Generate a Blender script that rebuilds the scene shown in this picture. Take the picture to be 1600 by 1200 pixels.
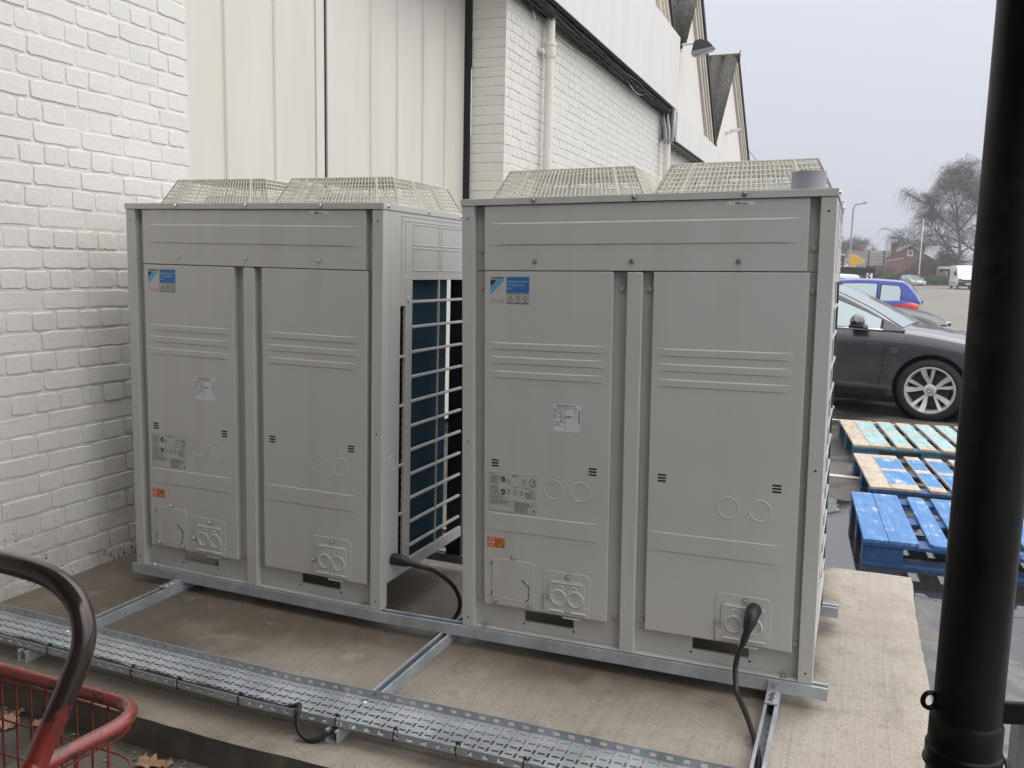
import bpy, bmesh, math, random
from mathutils import Vector, Matrix
from math import sin, cos, pi, radians

for o in list(bpy.data.objects):
    bpy.data.objects.remove(o)
SC = bpy.context.scene
COL = SC.collection

# ------------------------------------------------------------------ camera
CAM_P = Vector((1.30077599, -2.79323893, 1.32055053))
YAW, PITCH, ROLL, FPX = -0.382330624, 0.131556311, 0.0215679730, 1343.06648
_f = Vector((sin(YAW) * cos(PITCH), cos(YAW) * cos(PITCH), -sin(PITCH)))
_r0 = Vector((cos(YAW), -sin(YAW), 0.0))
_u0 = _r0.cross(_f)
_r = cos(ROLL) * _r0 + sin(ROLL) * _u0
_u = -sin(ROLL) * _r0 + cos(ROLL) * _u0
cam_d = bpy.data.cameras.new('camera')
cam = bpy.data.objects.new('camera', cam_d)
COL.objects.link(cam)
cam.matrix_world = Matrix(((_r.x, _u.x, -_f.x, CAM_P.x), (_r.y, _u.y, -_f.y, CAM_P.y),
                           (_r.z, _u.z, -_f.z, CAM_P.z), (0, 0, 0, 1)))
cam_d.sensor_width = 36.0
cam_d.lens = 36.0 * FPX / 1600.0
cam_d.clip_start = 0.03
cam_d.clip_end = 2000.0
SC.camera = cam

def px_size(P, s):
    """apparent size in photo pixels of a length s at P, and whether P is in the frame (only used to pick which bricks are single objects)"""
    d = Vector(P) - CAM_P
    z = d.dot(_f)
    if z < 0.05:
        return 0, False
    x = 800 + FPX * d.dot(_r) / z
    y = 600 - FPX * d.dot(_u) / z
    return s * FPX / z, (-40 < x < 1640 and -40 < y < 1240), x, y

# ------------------------------------------------------------------ world / light
SUN_EL, SUN_AZ = radians(50), radians(76)      # soft brightness of the overcast, high on the open right-hand side
W = bpy.data.worlds.new('World')
SC.world = W
W.use_nodes = True
nt = W.node_tree
nt.nodes.clear()
out = nt.nodes.new('ShaderNodeOutputWorld')
bg = nt.nodes.new('ShaderNodeBackground')
sky = nt.nodes.new('ShaderNodeTexSky')
sky.sky_type = 'NISHITA'
sky.sun_disc = False
sky.sun_elevation = SUN_EL
sky.sun_rotation = SUN_AZ
sky.dust_density = 4.0
sky.air_density = 1.0
hs = nt.nodes.new('ShaderNodeHueSaturation')
hs.inputs['Saturation'].default_value = 0.35
tc = nt.nodes.new('ShaderNodeTexCoord')
sep = nt.nodes.new('ShaderNodeSeparateXYZ')
rmp = nt.nodes.new('ShaderNodeValToRGB')       # overcast: brighter towards the zenith
SKY_K = 1.0
rmp.color_ramp.elements[0].position = 0.0
rmp.color_ramp.elements[0].color = (3.5, 3.65, 4.15, 1)
rmp.color_ramp.elements[1].position = 1.0
rmp.color_ramp.elements[1].color = (13.0, 12.8, 12.6, 1)
e = rmp.color_ramp.elements.new(0.32)
e.color = (4.6, 4.78, 5.35, 1)
cl = nt.nodes.new('ShaderNodeTexNoise')        # faint cloud structure
cl.inputs['Scale'].default_value = 1.6
cl.inputs['Detail'].default_value = 4
clr = nt.nodes.new('ShaderNodeMapRange')
clr.inputs['To Min'].default_value = 0.93
clr.inputs['To Max'].default_value = 1.07
mulc = nt.nodes.new('ShaderNodeVectorMath')
mulc.operation = 'SCALE'
mix = nt.nodes.new('ShaderNodeMix')
mix.data_type = 'RGBA'
mix.inputs['Factor'].default_value = 0.88
bg.inputs['Strength'].default_value = 0.1
L = nt.links.new
L(sky.outputs[0], hs.inputs['Color'])
L(tc.outputs['Generated'], sep.inputs[0])
L(tc.outputs['Generated'], cl.inputs['Vector'])
L(cl.outputs['Fac'], clr.inputs['Value'])
L(sep.outputs['Z'], rmp.inputs[0])
L(rmp.outputs[0], mulc.inputs[0])
L(clr.outputs[0], mulc.inputs['Scale'])
L(hs.outputs[0], mix.inputs[6])
L(mulc.outputs[0], mix.inputs[7])
L(mix.outputs[2], bg.inputs['Color'])
L(bg.outputs[0], out.inputs['Surface'])

sl = bpy.data.lights.new('sun', 'SUN')
sl.energy = 1.0
sl.angle = radians(110)
sl.color = (1.0, 0.975, 0.94)
sun = bpy.data.objects.new('sun', sl)
COL.objects.link(sun)
sd = Vector((sin(SUN_AZ) * cos(SUN_EL), cos(SUN_AZ) * cos(SUN_EL), sin(SUN_EL)))
sun.rotation_euler = sd.to_track_quat('Z', 'Y').to_euler()
sun.location = (20, 10, 40)

SC.view_settings.view_transform = 'Standard'
SC.view_settings.look = 'None'
SC.view_settings.gamma = 1.0
SC.view_settings.use_curve_mapping = False
SC.view_settings.exposure = 0.78
SC.render.engine = 'CYCLES'
SC.cycles.max_bounces = 6
SC.cycles.diffuse_bounces = 4
SC.cycles.glossy_bounces = 3
SC.cycles.transmission_bounces = 4
SC.cycles.caustics_reflective = False
SC.cycles.caustics_refractive = False
SC.cycles.sample_clamp_indirect = 6.0

# ------------------------------------------------------------------ helpers
R = random.Random(7)

class MB:
    """collects shapes for ONE mesh"""
    def __init__(s):
        s.v, s.f, s.m, s.k = [], [], [], 0
    def mat(s, k):
        s.k = k
        return s
    def add(s, vs, fs):
        n = len(s.v)
        s.v += [tuple(p) for p in vs]
        for q in fs:
            s.f.append(tuple(n + i for i in q))
            s.m.append(s.k)
        return s
    def quad(s, a, b, c, d):
        return s.add([a, b, c, d], [(0, 1, 2, 3)])
    def box(s, x0, x1, y0, y1, z0, z1):
        return s.add([(x0, y0, z0), (x1, y0, z0), (x1, y1, z0), (x0, y1, z0), (x0, y0, z1), (x1, y0, z1), (x1, y1, z1), (x0, y1, z1)],
                     [(0, 3, 2, 1), (4, 5, 6, 7), (0, 1, 5, 4), (1, 2, 6, 5), (2, 3, 7, 6), (3, 0, 4, 7)])
    def obox(s, M, sx, sy, sz):
        vs = [M @ Vector((a * sx / 2, b * sy / 2, c * sz / 2)) for c in (-1, 1) for a, b in ((-1, -1), (1, -1), (1, 1), (-1, 1))]
        return s.add(vs, [(0, 3, 2, 1), (4, 5, 6, 7), (0, 1, 5, 4), (1, 2, 6, 5), (2, 3, 7, 6), (3, 0, 4, 7)])
    def prism(s, poly, axis, a, b):
        """poly of 2-D points extruded along axis from a to b (axis x: (y,z); y: (x,z); z: (x,y))"""
        def P(p, t):
            return {'x': (t, p[0], p[1]), 'y': (p[0], t, p[1]), 'z': (p[0], p[1], t)}[axis]
        n = len(poly)
        vs = [P(p, a) for p in poly] + [P(p, b) for p in poly]
        fs = [tuple(range(n))[::-1], tuple(range(n, 2 * n))] + [(i, (i + 1) % n, n + (i + 1) % n, n + i) for i in range(n)]
        return s.add(vs, fs)
    def tube(s, pts, r, n=8, cap=True, closed=False):
        pts = [Vector(p) for p in pts]
        N = len(pts)
        rs = r if isinstance(r, (list, tuple)) else [r] * N
        t0 = (pts[1] - pts[0]).normalized()
        ref = Vector((0, 0, 1)) if abs(t0.z) < 0.9 else Vector((1, 0, 0))
        nv = t0.cross(ref).normalized()
        vs = []
        for i, p in enumerate(pts):
            if closed:
                t = (pts[(i + 1) % N] - pts[i - 1]).normalized()
            else:
                t = (pts[min(i + 1, N - 1)] - pts[max(i - 1, 0)])
                t = t.normalized() if t.length > 1e-9 else t0
            nv = (nv - t * nv.dot(t))
            nv = nv.normalized() if nv.length > 1e-6 else t.orthogonal().normalized()
            b = t.cross(nv)
            for j in range(n):
                a = 2 * pi * j / n
                vs.append(p + (nv * cos(a) + b * sin(a)) * rs[i])
        fs = []
        M = N if closed else N - 1
        for i in range(M):
            i2 = (i + 1) % N
            for j in range(n):
                fs.append((i * n + j, i * n + (j + 1) % n, i2 * n + (j + 1) % n, i2 * n + j))
        if cap and not closed:
            fs.append(tuple(range(n))[::-1])
            fs.append(tuple((N - 1) * n + j for j in range(n)))
        return s.add(vs, fs)
    def lathe(s, prof, n=24, c=(0, 0, 0), axis='z', cap=True):
        """prof: list of (radius, height)"""
        c = Vector(c)
        vs = []
        for r, h in prof:
            for j in range(n):
                a = 2 * pi * j / n
                p = {'z': (r * cos(a), r * sin(a), h), 'y': (r * cos(a), h, r * sin(a)), 'x': (h, r * cos(a), r * sin(a))}[axis]
                vs.append(c + Vector(p))
        fs = []
        N = len(prof)
        for i in range(N - 1):
            for j in range(n):
                fs.append((i * n + j, i * n + (j + 1) % n, (i + 1) * n + (j + 1) % n, (i + 1) * n + j))
        if cap:
            fs.append(tuple(range(n))[::-1])
            fs.append(tuple((N - 1) * n + j for j in range(n)))
        return s.add(vs, fs)
    def plateau(s, x0, x1, z0, z1, y, h, ch, ce=None):
        """pressed ledge on a sheet facing -y: frustum standing h proud of the plane y"""
        c = ch
        ce = ce or ch
        vs = [(x0, y, z0), (x1, y, z0), (x1, y, z1), (x0, y, z1), (x0 + ce, y - h, z0 + c), (x1 - ce, y - h, z0 + c), (x1 - ce, y - h, z1 - c), (x0 + ce, y - h, z1 - c)]
        return s.add(vs, [(4, 5, 6, 7), (0, 1, 5, 4), (1, 2, 6, 5), (2, 3, 7, 6), (3, 0, 4, 7)])
    def ring(s, x, z, y, r, w, h, n=24):
        """low pressed ring on a sheet facing -y"""
        vs = []
        for rr, yy in ((r - w, y), (r - w * .35, y - h), (r + w * .35, y - h), (r + w, y)):
            for j in range(n):
                a = 2 * pi * j / n
                vs.append((x + rr * cos(a), yy, z + rr * sin(a)))
        fs = []
        for i in range(3):
            for j in range(n):
                fs.append((i * n + j, i * n + (j + 1) % n, (i + 1) * n + (j + 1) % n, (i + 1) * n + j))
        return s.add(vs, fs)
    def disc(s, x, z, y, r, n=20, h=0.0):
        vs = [(x + r * cos(2 * pi * j / n), y, z + r * sin(2 * pi * j / n)) for j in range(n)]
        if h:
            return s.prism([(v[0], v[2]) for v in vs], 'y', y - h, y)
        return s.add(vs, [tuple(range(n))])
    def mesh(s, name, smooth=None):
        me = bpy.data.meshes.new(name)
        me.from_pydata(s.v, [], s.f)
        bm = bmesh.new()
        bm.from_mesh(me)
        bmesh.ops.recalc_face_normals(bm, faces=bm.faces)
        bm.to_mesh(me)
        bm.free()
        if any(s.m):
            me.polygons.foreach_set('material_index', s.m)
        if smooth is not None:
            for p in me.polygons:
                p.use_smooth = True
            if smooth < 179:
                try:
                    me.set_sharp_from_angle(angle=radians(smooth))
                except Exception:
                    pass
        me.update()
        return me
    def build(s, name, mats, parent=None, smooth=None, bevel=0, label=None, kind=None, warp=None):
        if warp:
            s.v = [warp(p) for p in s.v]
        me = s.mesh(name, smooth)
        for m in (mats if isinstance(mats, (list, tuple)) else [mats]):
            me.materials.append(m)
        o = bpy.data.objects.new(name, me)
        COL.objects.link(o)
        o.parent = parent
        if bevel:
            b = o.modifiers.new('bevel', 'BEVEL')
            b.width = bevel
            b.segments = 2
            b.limit_method = 'ANGLE'
            b.angle_limit = radians(40)
        if label:
            o['label'] = label
        if kind:
            o['kind'] = kind
        return o

def obj(name, me, parent=None, loc=None, mat=None):
    o = bpy.data.objects.new(name, me)
    COL.objects.link(o)
    o.parent = parent
    if loc is not None:
        o.location = loc
    return o

def tag(o, label, cat, group=None, kind=None):
    o['label'] = label
    o['category'] = cat
    if group:
        o['group'] = group
    if kind:
        o['kind'] = kind
    return o

def struct(o, label=None):
    o['kind'] = 'structure'
    if label:
        o['label'] = label
    return o

def thing(name, label, cat, loc=(0, 0, 0), rz=0.0, group=None, ry=0.0):
    o = bpy.data.objects.new(name, None)
    o.empty_display_size = 0.1
    COL.objects.link(o)
    o.location = loc
    o.rotation_euler = (0, ry, rz)
    return tag(o, label, cat, group)

def copy_tree(o, parent=None):
    c = o.copy()
    COL.objects.link(c)
    c.parent = parent
    for ch in [k for k in KIDS.get(o, [])]:
        copy_tree(ch, c)
    return c
KIDS = {}
def index_kids():
    KIDS.clear()
    for o in bpy.data.objects:
        if o.parent:
            KIDS.setdefault(o.parent, []).append(o)

def text_mesh(body, size, bold=False, italic=False):
    cu = bpy.data.curves.new('lettering', 'FONT')
    cu.body = body
    cu.size = size
    cu.resolution_u = 2
    cu.align_x = 'LEFT'
    cu.align_y = 'BOTTOM_BASELINE'
    if italic:
        cu.shear = 0.25
    if bold:
        cu.offset = size * 0.018
    o = bpy.data.objects.new('lettering', cu)
    COL.objects.link(o)
    dg = bpy.context.evaluated_depsgraph_get()
    me = bpy.data.meshes.new_from_object(o.evaluated_get(dg))
    bpy.data.objects.remove(o)
    bpy.data.curves.remove(cu)
    return me

def lettering(body, x, z, y, h, width, mat, parent, italic=False, bold=False, name='lettering'):
    """flat lettering on a face towards -y; h = cap height, squeezed to width"""
    me = text_mesh(body, h / 0.72, bold, italic)
    w = max((v.co.x for v in me.vertices), default=1)
    k = width / w if width else 1.0
    for v in me.vertices:
        a, b = v.co.x, v.co.y
        v.co = (x + a * k, y, z + b)
    me.materials.clear()
    me.materials.append(mat)
    return obj(name, me, parent)

# ------------------------------------------------------------------ materials
def N(nt, t, **kw):
    n = nt.nodes.new('ShaderNode' + t)
    for k, v in kw.items():
        if k in n.inputs:
            n.inputs[k].default_value = v
        else:
            setattr(n, k, v)
    return n

def new_mat(name):
    m = bpy.data.materials.new(name)
    m.use_nodes = True
    nt = m.node_tree
    b = nt.nodes['Principled BSDF']
    return m, nt, b

def coords(nt, world=True, scale=(1, 1, 1)):
    if world:
        g = N(nt, 'NewGeometry')
        src = g.outputs['Position']
    else:
        g = N(nt, 'TexCoord')
        src = g.outputs['Object']
    mp = N(nt, 'Mapping')
    mp.inputs['Scale'].default_value = scale
    nt.links.new(src, mp.inputs['Vector'])
    return mp.outputs[0]

def noise(nt, vec, scale, detail=4, rough=.55, dist=0.0):
    n = N(nt, 'TexNoise', Scale=scale, Detail=detail, Roughness=rough, Distortion=dist)
    nt.links.new(vec, n.inputs['Vector'])
    return n.outputs['Fac']

def ramp(nt, fac, stops):
    r = N(nt, 'ValToRGB')
    el = r.color_ramp.elements
    while len(el) < len(stops):
        el.new(0.5)
    for e, (p, c) in zip(el, stops):
        e.position = p
        e.color = (c, c, c, 1) if isinstance(c, (int, float)) else (*c, 1)
    nt.links.new(fac, r.inputs[0])
    return r.outputs[0]

def mixc(nt, fac, a, b, mode='MIX'):
    m = N(nt, 'Mix', data_type='RGBA', blend_type=mode)
    for s, v in ((0, fac), (6, a), (7, b)):
        if hasattr(v, 'node'):
            nt.links.new(v, m.inputs[s])
        elif isinstance(v, (int, float)) and s == 0:
            m.inputs[0].default_value = v
        else:
            m.inputs[s].default_value = (*v, 1) if not isinstance(v, (int, float)) else (v, v, v, 1)
    return m.outputs[2]

def math_n(nt, op, a, b=None):
    m = N(nt, 'Math', operation=op)
    for i, v in enumerate((a, b)):
        if v is None:
            continue
        if hasattr(v, 'node'):
            nt.links.new(v, m.inputs[i])
        else:
            m.inputs[i].default_value = v
    return m.outputs[0]

def bump(nt, b, h, strength, dist):
    bp = N(nt, 'Bump', Strength=strength, Distance=dist)
    nt.links.new(h, bp.inputs['Height'])
    nt.links.new(bp.outputs[0], b.inputs['Normal'])

def simple(name, col, rough=.5, metal=0.0, var=.06, nscale=8.0, bstr=0.0, bscale=200.0, world=False, coat=0.0, spec=None, stretch=(1, 1, 1)):
    m, nt, b = new_mat(name)
    v = coords(nt, world, stretch)
    n = noise(nt, v, nscale, 5)
    lo = tuple(c * (1 - var) for c in col)
    hi = tuple(min(1, c * (1 + var)) for c in col)
    nt.links.new(ramp(nt, n, [(0.3, lo), (0.7, hi)]), b.inputs['Base Color'])
    nt.links.new(ramp(nt, n, [(0.3, max(0, rough - .06)), (0.7, min(1, rough + .06))]), b.inputs['Roughness'])
    b.inputs['Metallic'].default_value = metal
    if coat:
        b.inputs['Coat Weight'].default_value = coat
        b.inputs['Coat Roughness'].default_value = .04
    if spec is not None:
        b.inputs['Specular IOR Level'].default_value = spec
    if bstr:
        bump(nt, b, noise(nt, v, bscale, 3), bstr, .002)
    return m

M = {}
def build_materials():
    # powder-coated casing of the units
    m, nt, b = new_mat('casing_paint')
    v = coords(nt, False)
    n = noise(nt, coords(nt, False, (9, 9, .8)), 1.0, 5)
    n2 = noise(nt, v, 3.0, 6)
    c = ramp(nt, n2, [(.3, (.525, .522, .50)), (.7, (.56, .556, .534))])
    c = mixc(nt, ramp(nt, n, [(.48, 0.0), (.8, .5)]), c, (.47, .455, .415))
    nt.links.new(c, b.inputs['Base Color'])
    nt.links.new(ramp(nt, n2, [(.3, .27), (.7, .40)]), b.inputs['Roughness'])
    bump(nt, b, noise(nt, v, 900, 2), .06, .0006)
    M['casing'] = m
    # galvanised steel
    m, nt, b = new_mat('galvanised_steel')
    v = coords(nt, False)
    vo = N(nt, 'TexVoronoi', Scale=90.0)
    nt.links.new(v, vo.inputs['Vector'])
    n = noise(nt, v, 7, 6)
    c = mixc(nt, ramp(nt, n, [(.35, 0), (.7, 1)]), (.38, .42, .46), (.56, .60, .64))
    c = mixc(nt, .18, c, vo.outputs['Color'], 'SOFT_LIGHT')
    nt.links.new(c, b.inputs['Base Color'])
    b.inputs['Metallic'].default_value = .4
    nt.links.new(ramp(nt, n, [(.3, .34), (.7, .55)]), b.inputs['Roughness'])
    bump(nt, b, n, .08, .002)
    M['galv'] = m
    M['bright_steel'] = simple('bright_steel', (.62, .63, .65), .3, 1.0, .05)
    M['dark_steel'] = simple('dark_steel', (.035, .037, .04), .5, 0.3)
    # white painted brick
    def brick_paint(name, base, low_dirt):
        m, nt, b = new_mat(name)
        v = coords(nt, True)
        n = noise(nt, v, 3.0, 6)
        n2 = noise(nt, v, 26, 5)
        c = ramp(nt, n, [(.3, tuple(x * .955 for x in base)), (.7, base)])
        c = mixc(nt, ramp(nt, n2, [(.60, 0), (.78, .22)]), c, tuple(x * .90 for x in base))
        oi = N(nt, 'ObjectInfo')
        c = mixc(nt, .5, c, ramp(nt, oi.outputs['Random'], [(0, (base[0] * .95, base[1] * .97, base[2] * .955)), (.5, base), (1, (base[0] * 1.0, base[1] * .972, base[2] * .96))]))
        # splashes and chips where rain and feet dirty the foot of the wall
        sp = N(nt, 'SeparateXYZ')
        nt.links.new(v, sp.inputs[0])
        mr = N(nt, 'MapRange')
        mr.inputs['From Min'].default_value = -.08
        mr.inputs['From Max'].default_value = .62
        mr.inputs['To Min'].default_value = 1
        mr.inputs['To Max'].default_value = 0
        nt.links.new(sp.outputs['Z'], mr.inputs['Value'])
        spots = noise(nt, v, 62, 3, .6)
        area = noise(nt, v, 4.5, 3)
        k = math_n(nt, 'MULTIPLY', mr.outputs[0], math_n(nt, 'MULTIPLY', area, 1.6))
        th = math_n(nt, 'SUBTRACT', .84, math_n(nt, 'MULTIPLY', k, .27))
        sm = math_n(nt, 'GREATER_THAN', spots, th)
        grime = math_n(nt, 'MULTIPLY', math_n(nt, 'POWER', mr.outputs[0], 1.8), .8)
        if low_dirt:
            c = mixc(nt, math_n(nt, 'MULTIPLY', grime, ramp(nt, noise(nt, v, 7, 6), [(.35, .2), (.7, 1)])), c, (.36, .33, .28))
            c = mixc(nt, math_n(nt, 'MULTIPLY', sm, .85), c, (.07, .065, .055))
        nt.links.new(c, b.inputs['Base Color'])
        b.inputs['Roughness'].default_value = .62
        h = math_n(nt, 'ADD', math_n(nt, 'MULTIPLY', noise(nt, v, 90, 6, .62), .55), noise(nt, v, 28, 4))
        bump(nt, b, h, .42, .006)
        return m
    M['brick'] = brick_paint('white_painted_brick', (.78, .758, .715), True)
    M['brick_cream'] = brick_paint('cream_painted_brick', (.78, .755, .69), False)
    M['board'] = simple('cream_door_paint', (.71, .682, .615), .5, 0, .05, 2.2, .12, 120, True, stretch=(2, 2, .25))
    M['fascia'] = simple('white_fascia_paint', (.74, .722, .69), .55, 0, .05, 1.4, .05, 60, True, stretch=(2.5, 2.5, .5))
    M['trim'] = simple('cream_trim_paint', (.70, .64, .55), .5, 0, .06, 4)
    M['pipe_white'] = simple('cream_pipe_paint', (.78, .745, .67), .38, 0, .03, 5, .1, 60)
    # concrete pad, brushed along y
    m, nt, b = new_mat('brushed_concrete')
    v = coords(nt, True)
    brush = noise(nt, coords(nt, True, (130, 1.3, 1)), 1.0, 8, .72)
    brush2 = noise(nt, coords(nt, True, (40, 3.5, 1)), 1.0, 5, .65)
    big = noise(nt, v, 1.1, 8, .60, .6)
    mid = noise(nt, v, 5.5, 8, .66, .3)
    fine = noise(nt, v, 70, 6, .72)
    fine2 = noise(nt, v, 240, 3, .7)
    # the slab is damp and stained towards the wall, dry and pale on the open side
    sp = N(nt, 'SeparateXYZ')
    nt.links.new(v, sp.inputs[0])
    side = N(nt, 'MapRange')
    side.inputs['From Min'].default_value = -1.2
    side.inputs['From Max'].default_value = 1.25
    side.inputs['To Min'].default_value = -.055
    side.inputs['To Max'].default_value = .16
    nt.links.new(sp.outputs['X'], side.inputs['Value'])
    wet = math_n(nt, 'ADD', big, side.outputs[0])
    wet = math_n(nt, 'ADD', wet, math_n(nt, 'MULTIPLY', math_n(nt, 'SUBTRACT', mid, .5), .35))
    # damp stain plus painted contact shade beneath the cabinets and front rail
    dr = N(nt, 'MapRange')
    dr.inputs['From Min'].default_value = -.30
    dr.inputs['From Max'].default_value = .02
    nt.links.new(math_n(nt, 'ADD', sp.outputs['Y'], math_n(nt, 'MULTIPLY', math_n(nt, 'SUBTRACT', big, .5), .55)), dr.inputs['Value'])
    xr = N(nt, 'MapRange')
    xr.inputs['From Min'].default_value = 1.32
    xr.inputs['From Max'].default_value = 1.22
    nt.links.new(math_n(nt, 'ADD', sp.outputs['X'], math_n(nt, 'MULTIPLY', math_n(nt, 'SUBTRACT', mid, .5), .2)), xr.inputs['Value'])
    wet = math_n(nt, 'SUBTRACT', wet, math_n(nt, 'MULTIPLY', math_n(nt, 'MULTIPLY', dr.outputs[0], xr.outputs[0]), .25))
    # damp band below the cable tray, also painted in as shade under its slots
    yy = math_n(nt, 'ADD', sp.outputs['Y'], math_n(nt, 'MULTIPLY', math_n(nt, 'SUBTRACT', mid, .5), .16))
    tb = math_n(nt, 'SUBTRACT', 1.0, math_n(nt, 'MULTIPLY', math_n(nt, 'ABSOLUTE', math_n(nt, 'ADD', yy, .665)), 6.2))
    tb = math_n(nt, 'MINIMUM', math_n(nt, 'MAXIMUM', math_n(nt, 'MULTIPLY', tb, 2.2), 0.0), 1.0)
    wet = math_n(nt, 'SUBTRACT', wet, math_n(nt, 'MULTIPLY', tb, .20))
    c = ramp(nt, wet, [(.36, (.14, .115, .088)), (.44, (.215, .182, .145)), (.52, (.31, .275, .228)), (.66, (.415, .375, .32))])
    c = mixc(nt, ramp(nt, mid, [(.52, 0), (.70, .5)]), c, (.24, .21, .17))
    c = mixc(nt, ramp(nt, mid, [(.30, .5), (.42, 0)]), c, (.52, .48, .42))
    c = mixc(nt, ramp(nt, brush, [(.36, .26), (.52, 0)]), c, (.17, .15, .12))
    c = mixc(nt, ramp(nt, brush2, [(.58, 0), (.74, .10)]), c, (.58, .54, .47))
    c = mixc(nt, ramp(nt, fine, [(.54, 0), (.68, .65)]), c, (.16, .138, .11))
    c = mixc(nt, ramp(nt, fine2, [(.60, 0), (.72, .45)]), c, (.60, .56, .50))
    c = mixc(nt, ramp(nt, noise(nt, v, 16, 6, .7), [(.56, 0), (.68, .4)]), c, (.22, .19, .15))
    # the upright faces are dark with splashes
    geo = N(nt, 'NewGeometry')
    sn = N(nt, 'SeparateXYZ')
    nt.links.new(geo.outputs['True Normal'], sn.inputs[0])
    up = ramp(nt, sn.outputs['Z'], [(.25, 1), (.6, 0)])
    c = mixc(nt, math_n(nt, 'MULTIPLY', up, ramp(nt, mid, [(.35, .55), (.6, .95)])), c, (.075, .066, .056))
    nt.links.new(c, b.inputs['Base Color'])
    nt.links.new(ramp(nt, wet, [(.36, .42), (.52, .85)]), b.inputs['Roughness'])
    h = math_n(nt, 'ADD', math_n(nt, 'MULTIPLY', brush, .5), math_n(nt, 'MULTIPLY', fine, .9))
    bump(nt, b, h, .9, .004)
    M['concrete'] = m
    # asphalt of the car park
    m, nt, b = new_mat('asphalt')
    v = coords(nt, True)
    big = noise(nt, v, .22, 6, .6, .5)
    mid = noise(nt, v, 1.7, 6, .6)
    st = noise(nt, v, 140, 3, .7)
    sp = N(nt, 'SeparateXYZ')
    nt.links.new(v, sp.inputs[0])
    far = N(nt, 'MapRange')
    far.inputs['From Min'].default_value = 9
    far.inputs['From Max'].default_value = 24
    nt.links.new(sp.outputs['Y'], far.inputs['Value'])
    wet = math_n(nt, 'SUBTRACT', ramp(nt, mid, [(.38, 1), (.62, .25)]), math_n(nt, 'MULTIPLY', far.outputs[0], .8))
    dry = ramp(nt, big, [(.3, (.17, .155, .135)), (.7, (.235, .215, .19))])
    c = mixc(nt, ramp(nt, wet, [(.05, 0), (.75, 1)]), dry, (.042, .038, .034))
    c = mixc(nt, ramp(nt, st, [(.60, 0), (.72, .5)]), c, (.26, .245, .225))
    nt.links.new(c, b.inputs['Base Color'])
    nt.links.new(ramp(nt, wet, [(.0, .85), (.7, .38)]), b.inputs['Roughness'])
    bump(nt, b, st, .5, .005)
    M['asphalt'] = m
    # standing water
    m, nt, b = new_mat('puddle_water')
    v = coords(nt, True)
    b.inputs['Base Color'].default_value = (.03, .027, .023, 1)
    b.inputs['Roughness'].default_value = .02
    b.inputs['IOR'].default_value = 2.8
    bump(nt, b, noise(nt, v, 9, 2), .02, .002)
    M['water'] = m
    # wet film: patches of water over rough ground
    m, nt, b = new_mat('wet_ground')
    v = coords(nt, True)
    n = noise(nt, v, 2.6, 7, .62, .4)
    st = noise(nt, v, 120, 3, .7)
    c = ramp(nt, n, [(.48, (.035, .032, .028)), (.64, (.17, .155, .135))])
    c = mixc(nt, ramp(nt, st, [(.6, 0), (.74, .35)]), c, (.3, .28, .25))
    nt.links.new(c, b.inputs['Base Color'])
    nt.links.new(ramp(nt, n, [(.52, .03), (.62, .6)]), b.inputs['Roughness'])
    b.inputs['IOR'].default_value = 2.2
    nt.links.new(ramp(nt, n, [(.52, .5), (.62, .12)]), b.inputs['Specular IOR Level'])
    bump(nt, b, math_n(nt, 'MULTIPLY', st, ramp(nt, n, [(.52, 0), (.62, 1)])), .4, .004)
    M['wet'] = m
    M['line_white'] = simple('worn_white_line', (.62, .60, .52), .7, 0, .25, 14, .3, 90, True)
    # pallet timber with worn blue paint is made per pallet
    def timber(name, paint, bare, cover):
        m, nt, b = new_mat(name)
        oi = N(nt, 'ObjectInfo')
        v = coords(nt, False)
        off = N(nt, 'VectorMath', operation='ADD')
        nt.links.new(v, off.inputs[0])
        sc = N(nt, 'VectorMath', operation='SCALE')
        sc.inputs['Scale'].default_value = 37.0
        cmb = N(nt, 'CombineXYZ')
        for i in range(3):
            nt.links.new(oi.outputs['Random'], cmb.inputs[i])
        nt.links.new(cmb.outputs[0], sc.inputs[0])
        nt.links.new(sc.outputs[0], off.inputs[1])
        mp = N(nt, 'Mapping')
        mp.inputs['Scale'].default_value = (40, 4, 40)
        nt.links.new(off.outputs[0], mp.inputs['Vector'])
        g = noise(nt, mp.outputs[0], 1.0, 6, .6)
        w = noise(nt, off.outputs[0], 7.0, 6, .62)
        pc = ramp(nt, math_n(nt, 'ADD', math_n(nt, 'MULTIPLY', w, .5), math_n(nt, 'MULTIPLY', g, .5)), [(.32, tuple(x * .62 for x in paint)), (.66, tuple(min(1, x * 1.2 + .02) for x in paint))])
        bc = ramp(nt, g, [(.3, tuple(x * .75 for x in bare)), (.7, bare)])
        f = ramp(nt, math_n(nt, 'ADD', math_n(nt, 'MULTIPLY', w, .6), math_n(nt, 'MULTIPLY', g, .4)), [(cover - .02, 0), (cover + .03, 1)])
        nt.links.new(mixc(nt, f, pc, bc), b.inputs['Base Color'])
        b.inputs['Roughness'].default_value = .55
        bump(nt, b, g, .3, .002)
        return m
    M['pal_blue'] = timber('blue_pallet_paint', (.075, .23, .53), (.42, .50, .50), .575)
    M['pal_blue2'] = timber('bright_blue_pallet_paint', (.06, .25, .56), (.60, .54, .44), .60)
    M['pal_aqua'] = timber('faded_aqua_pallet_paint', (.34, .54, .57), (.60, .54, .43), .60)
    M['pal_bare'] = timber('bare_pallet_timber', (.60, .525, .42), (.46, .39, .30), .52)
    M['pal_edge'] = timber('dark_blue_pallet_paint', (.02, .085, .24), (.10, .10, .11), .66)
    M['pal_teal'] = timber('teal_pallet_paint', (.045, .15, .22), (.14, .14, .13), .66)
    M['cable'] = simple('black_cable_rubber', (.018, .018, .02), .42, 0, .1, 20, .2, 200)
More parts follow.
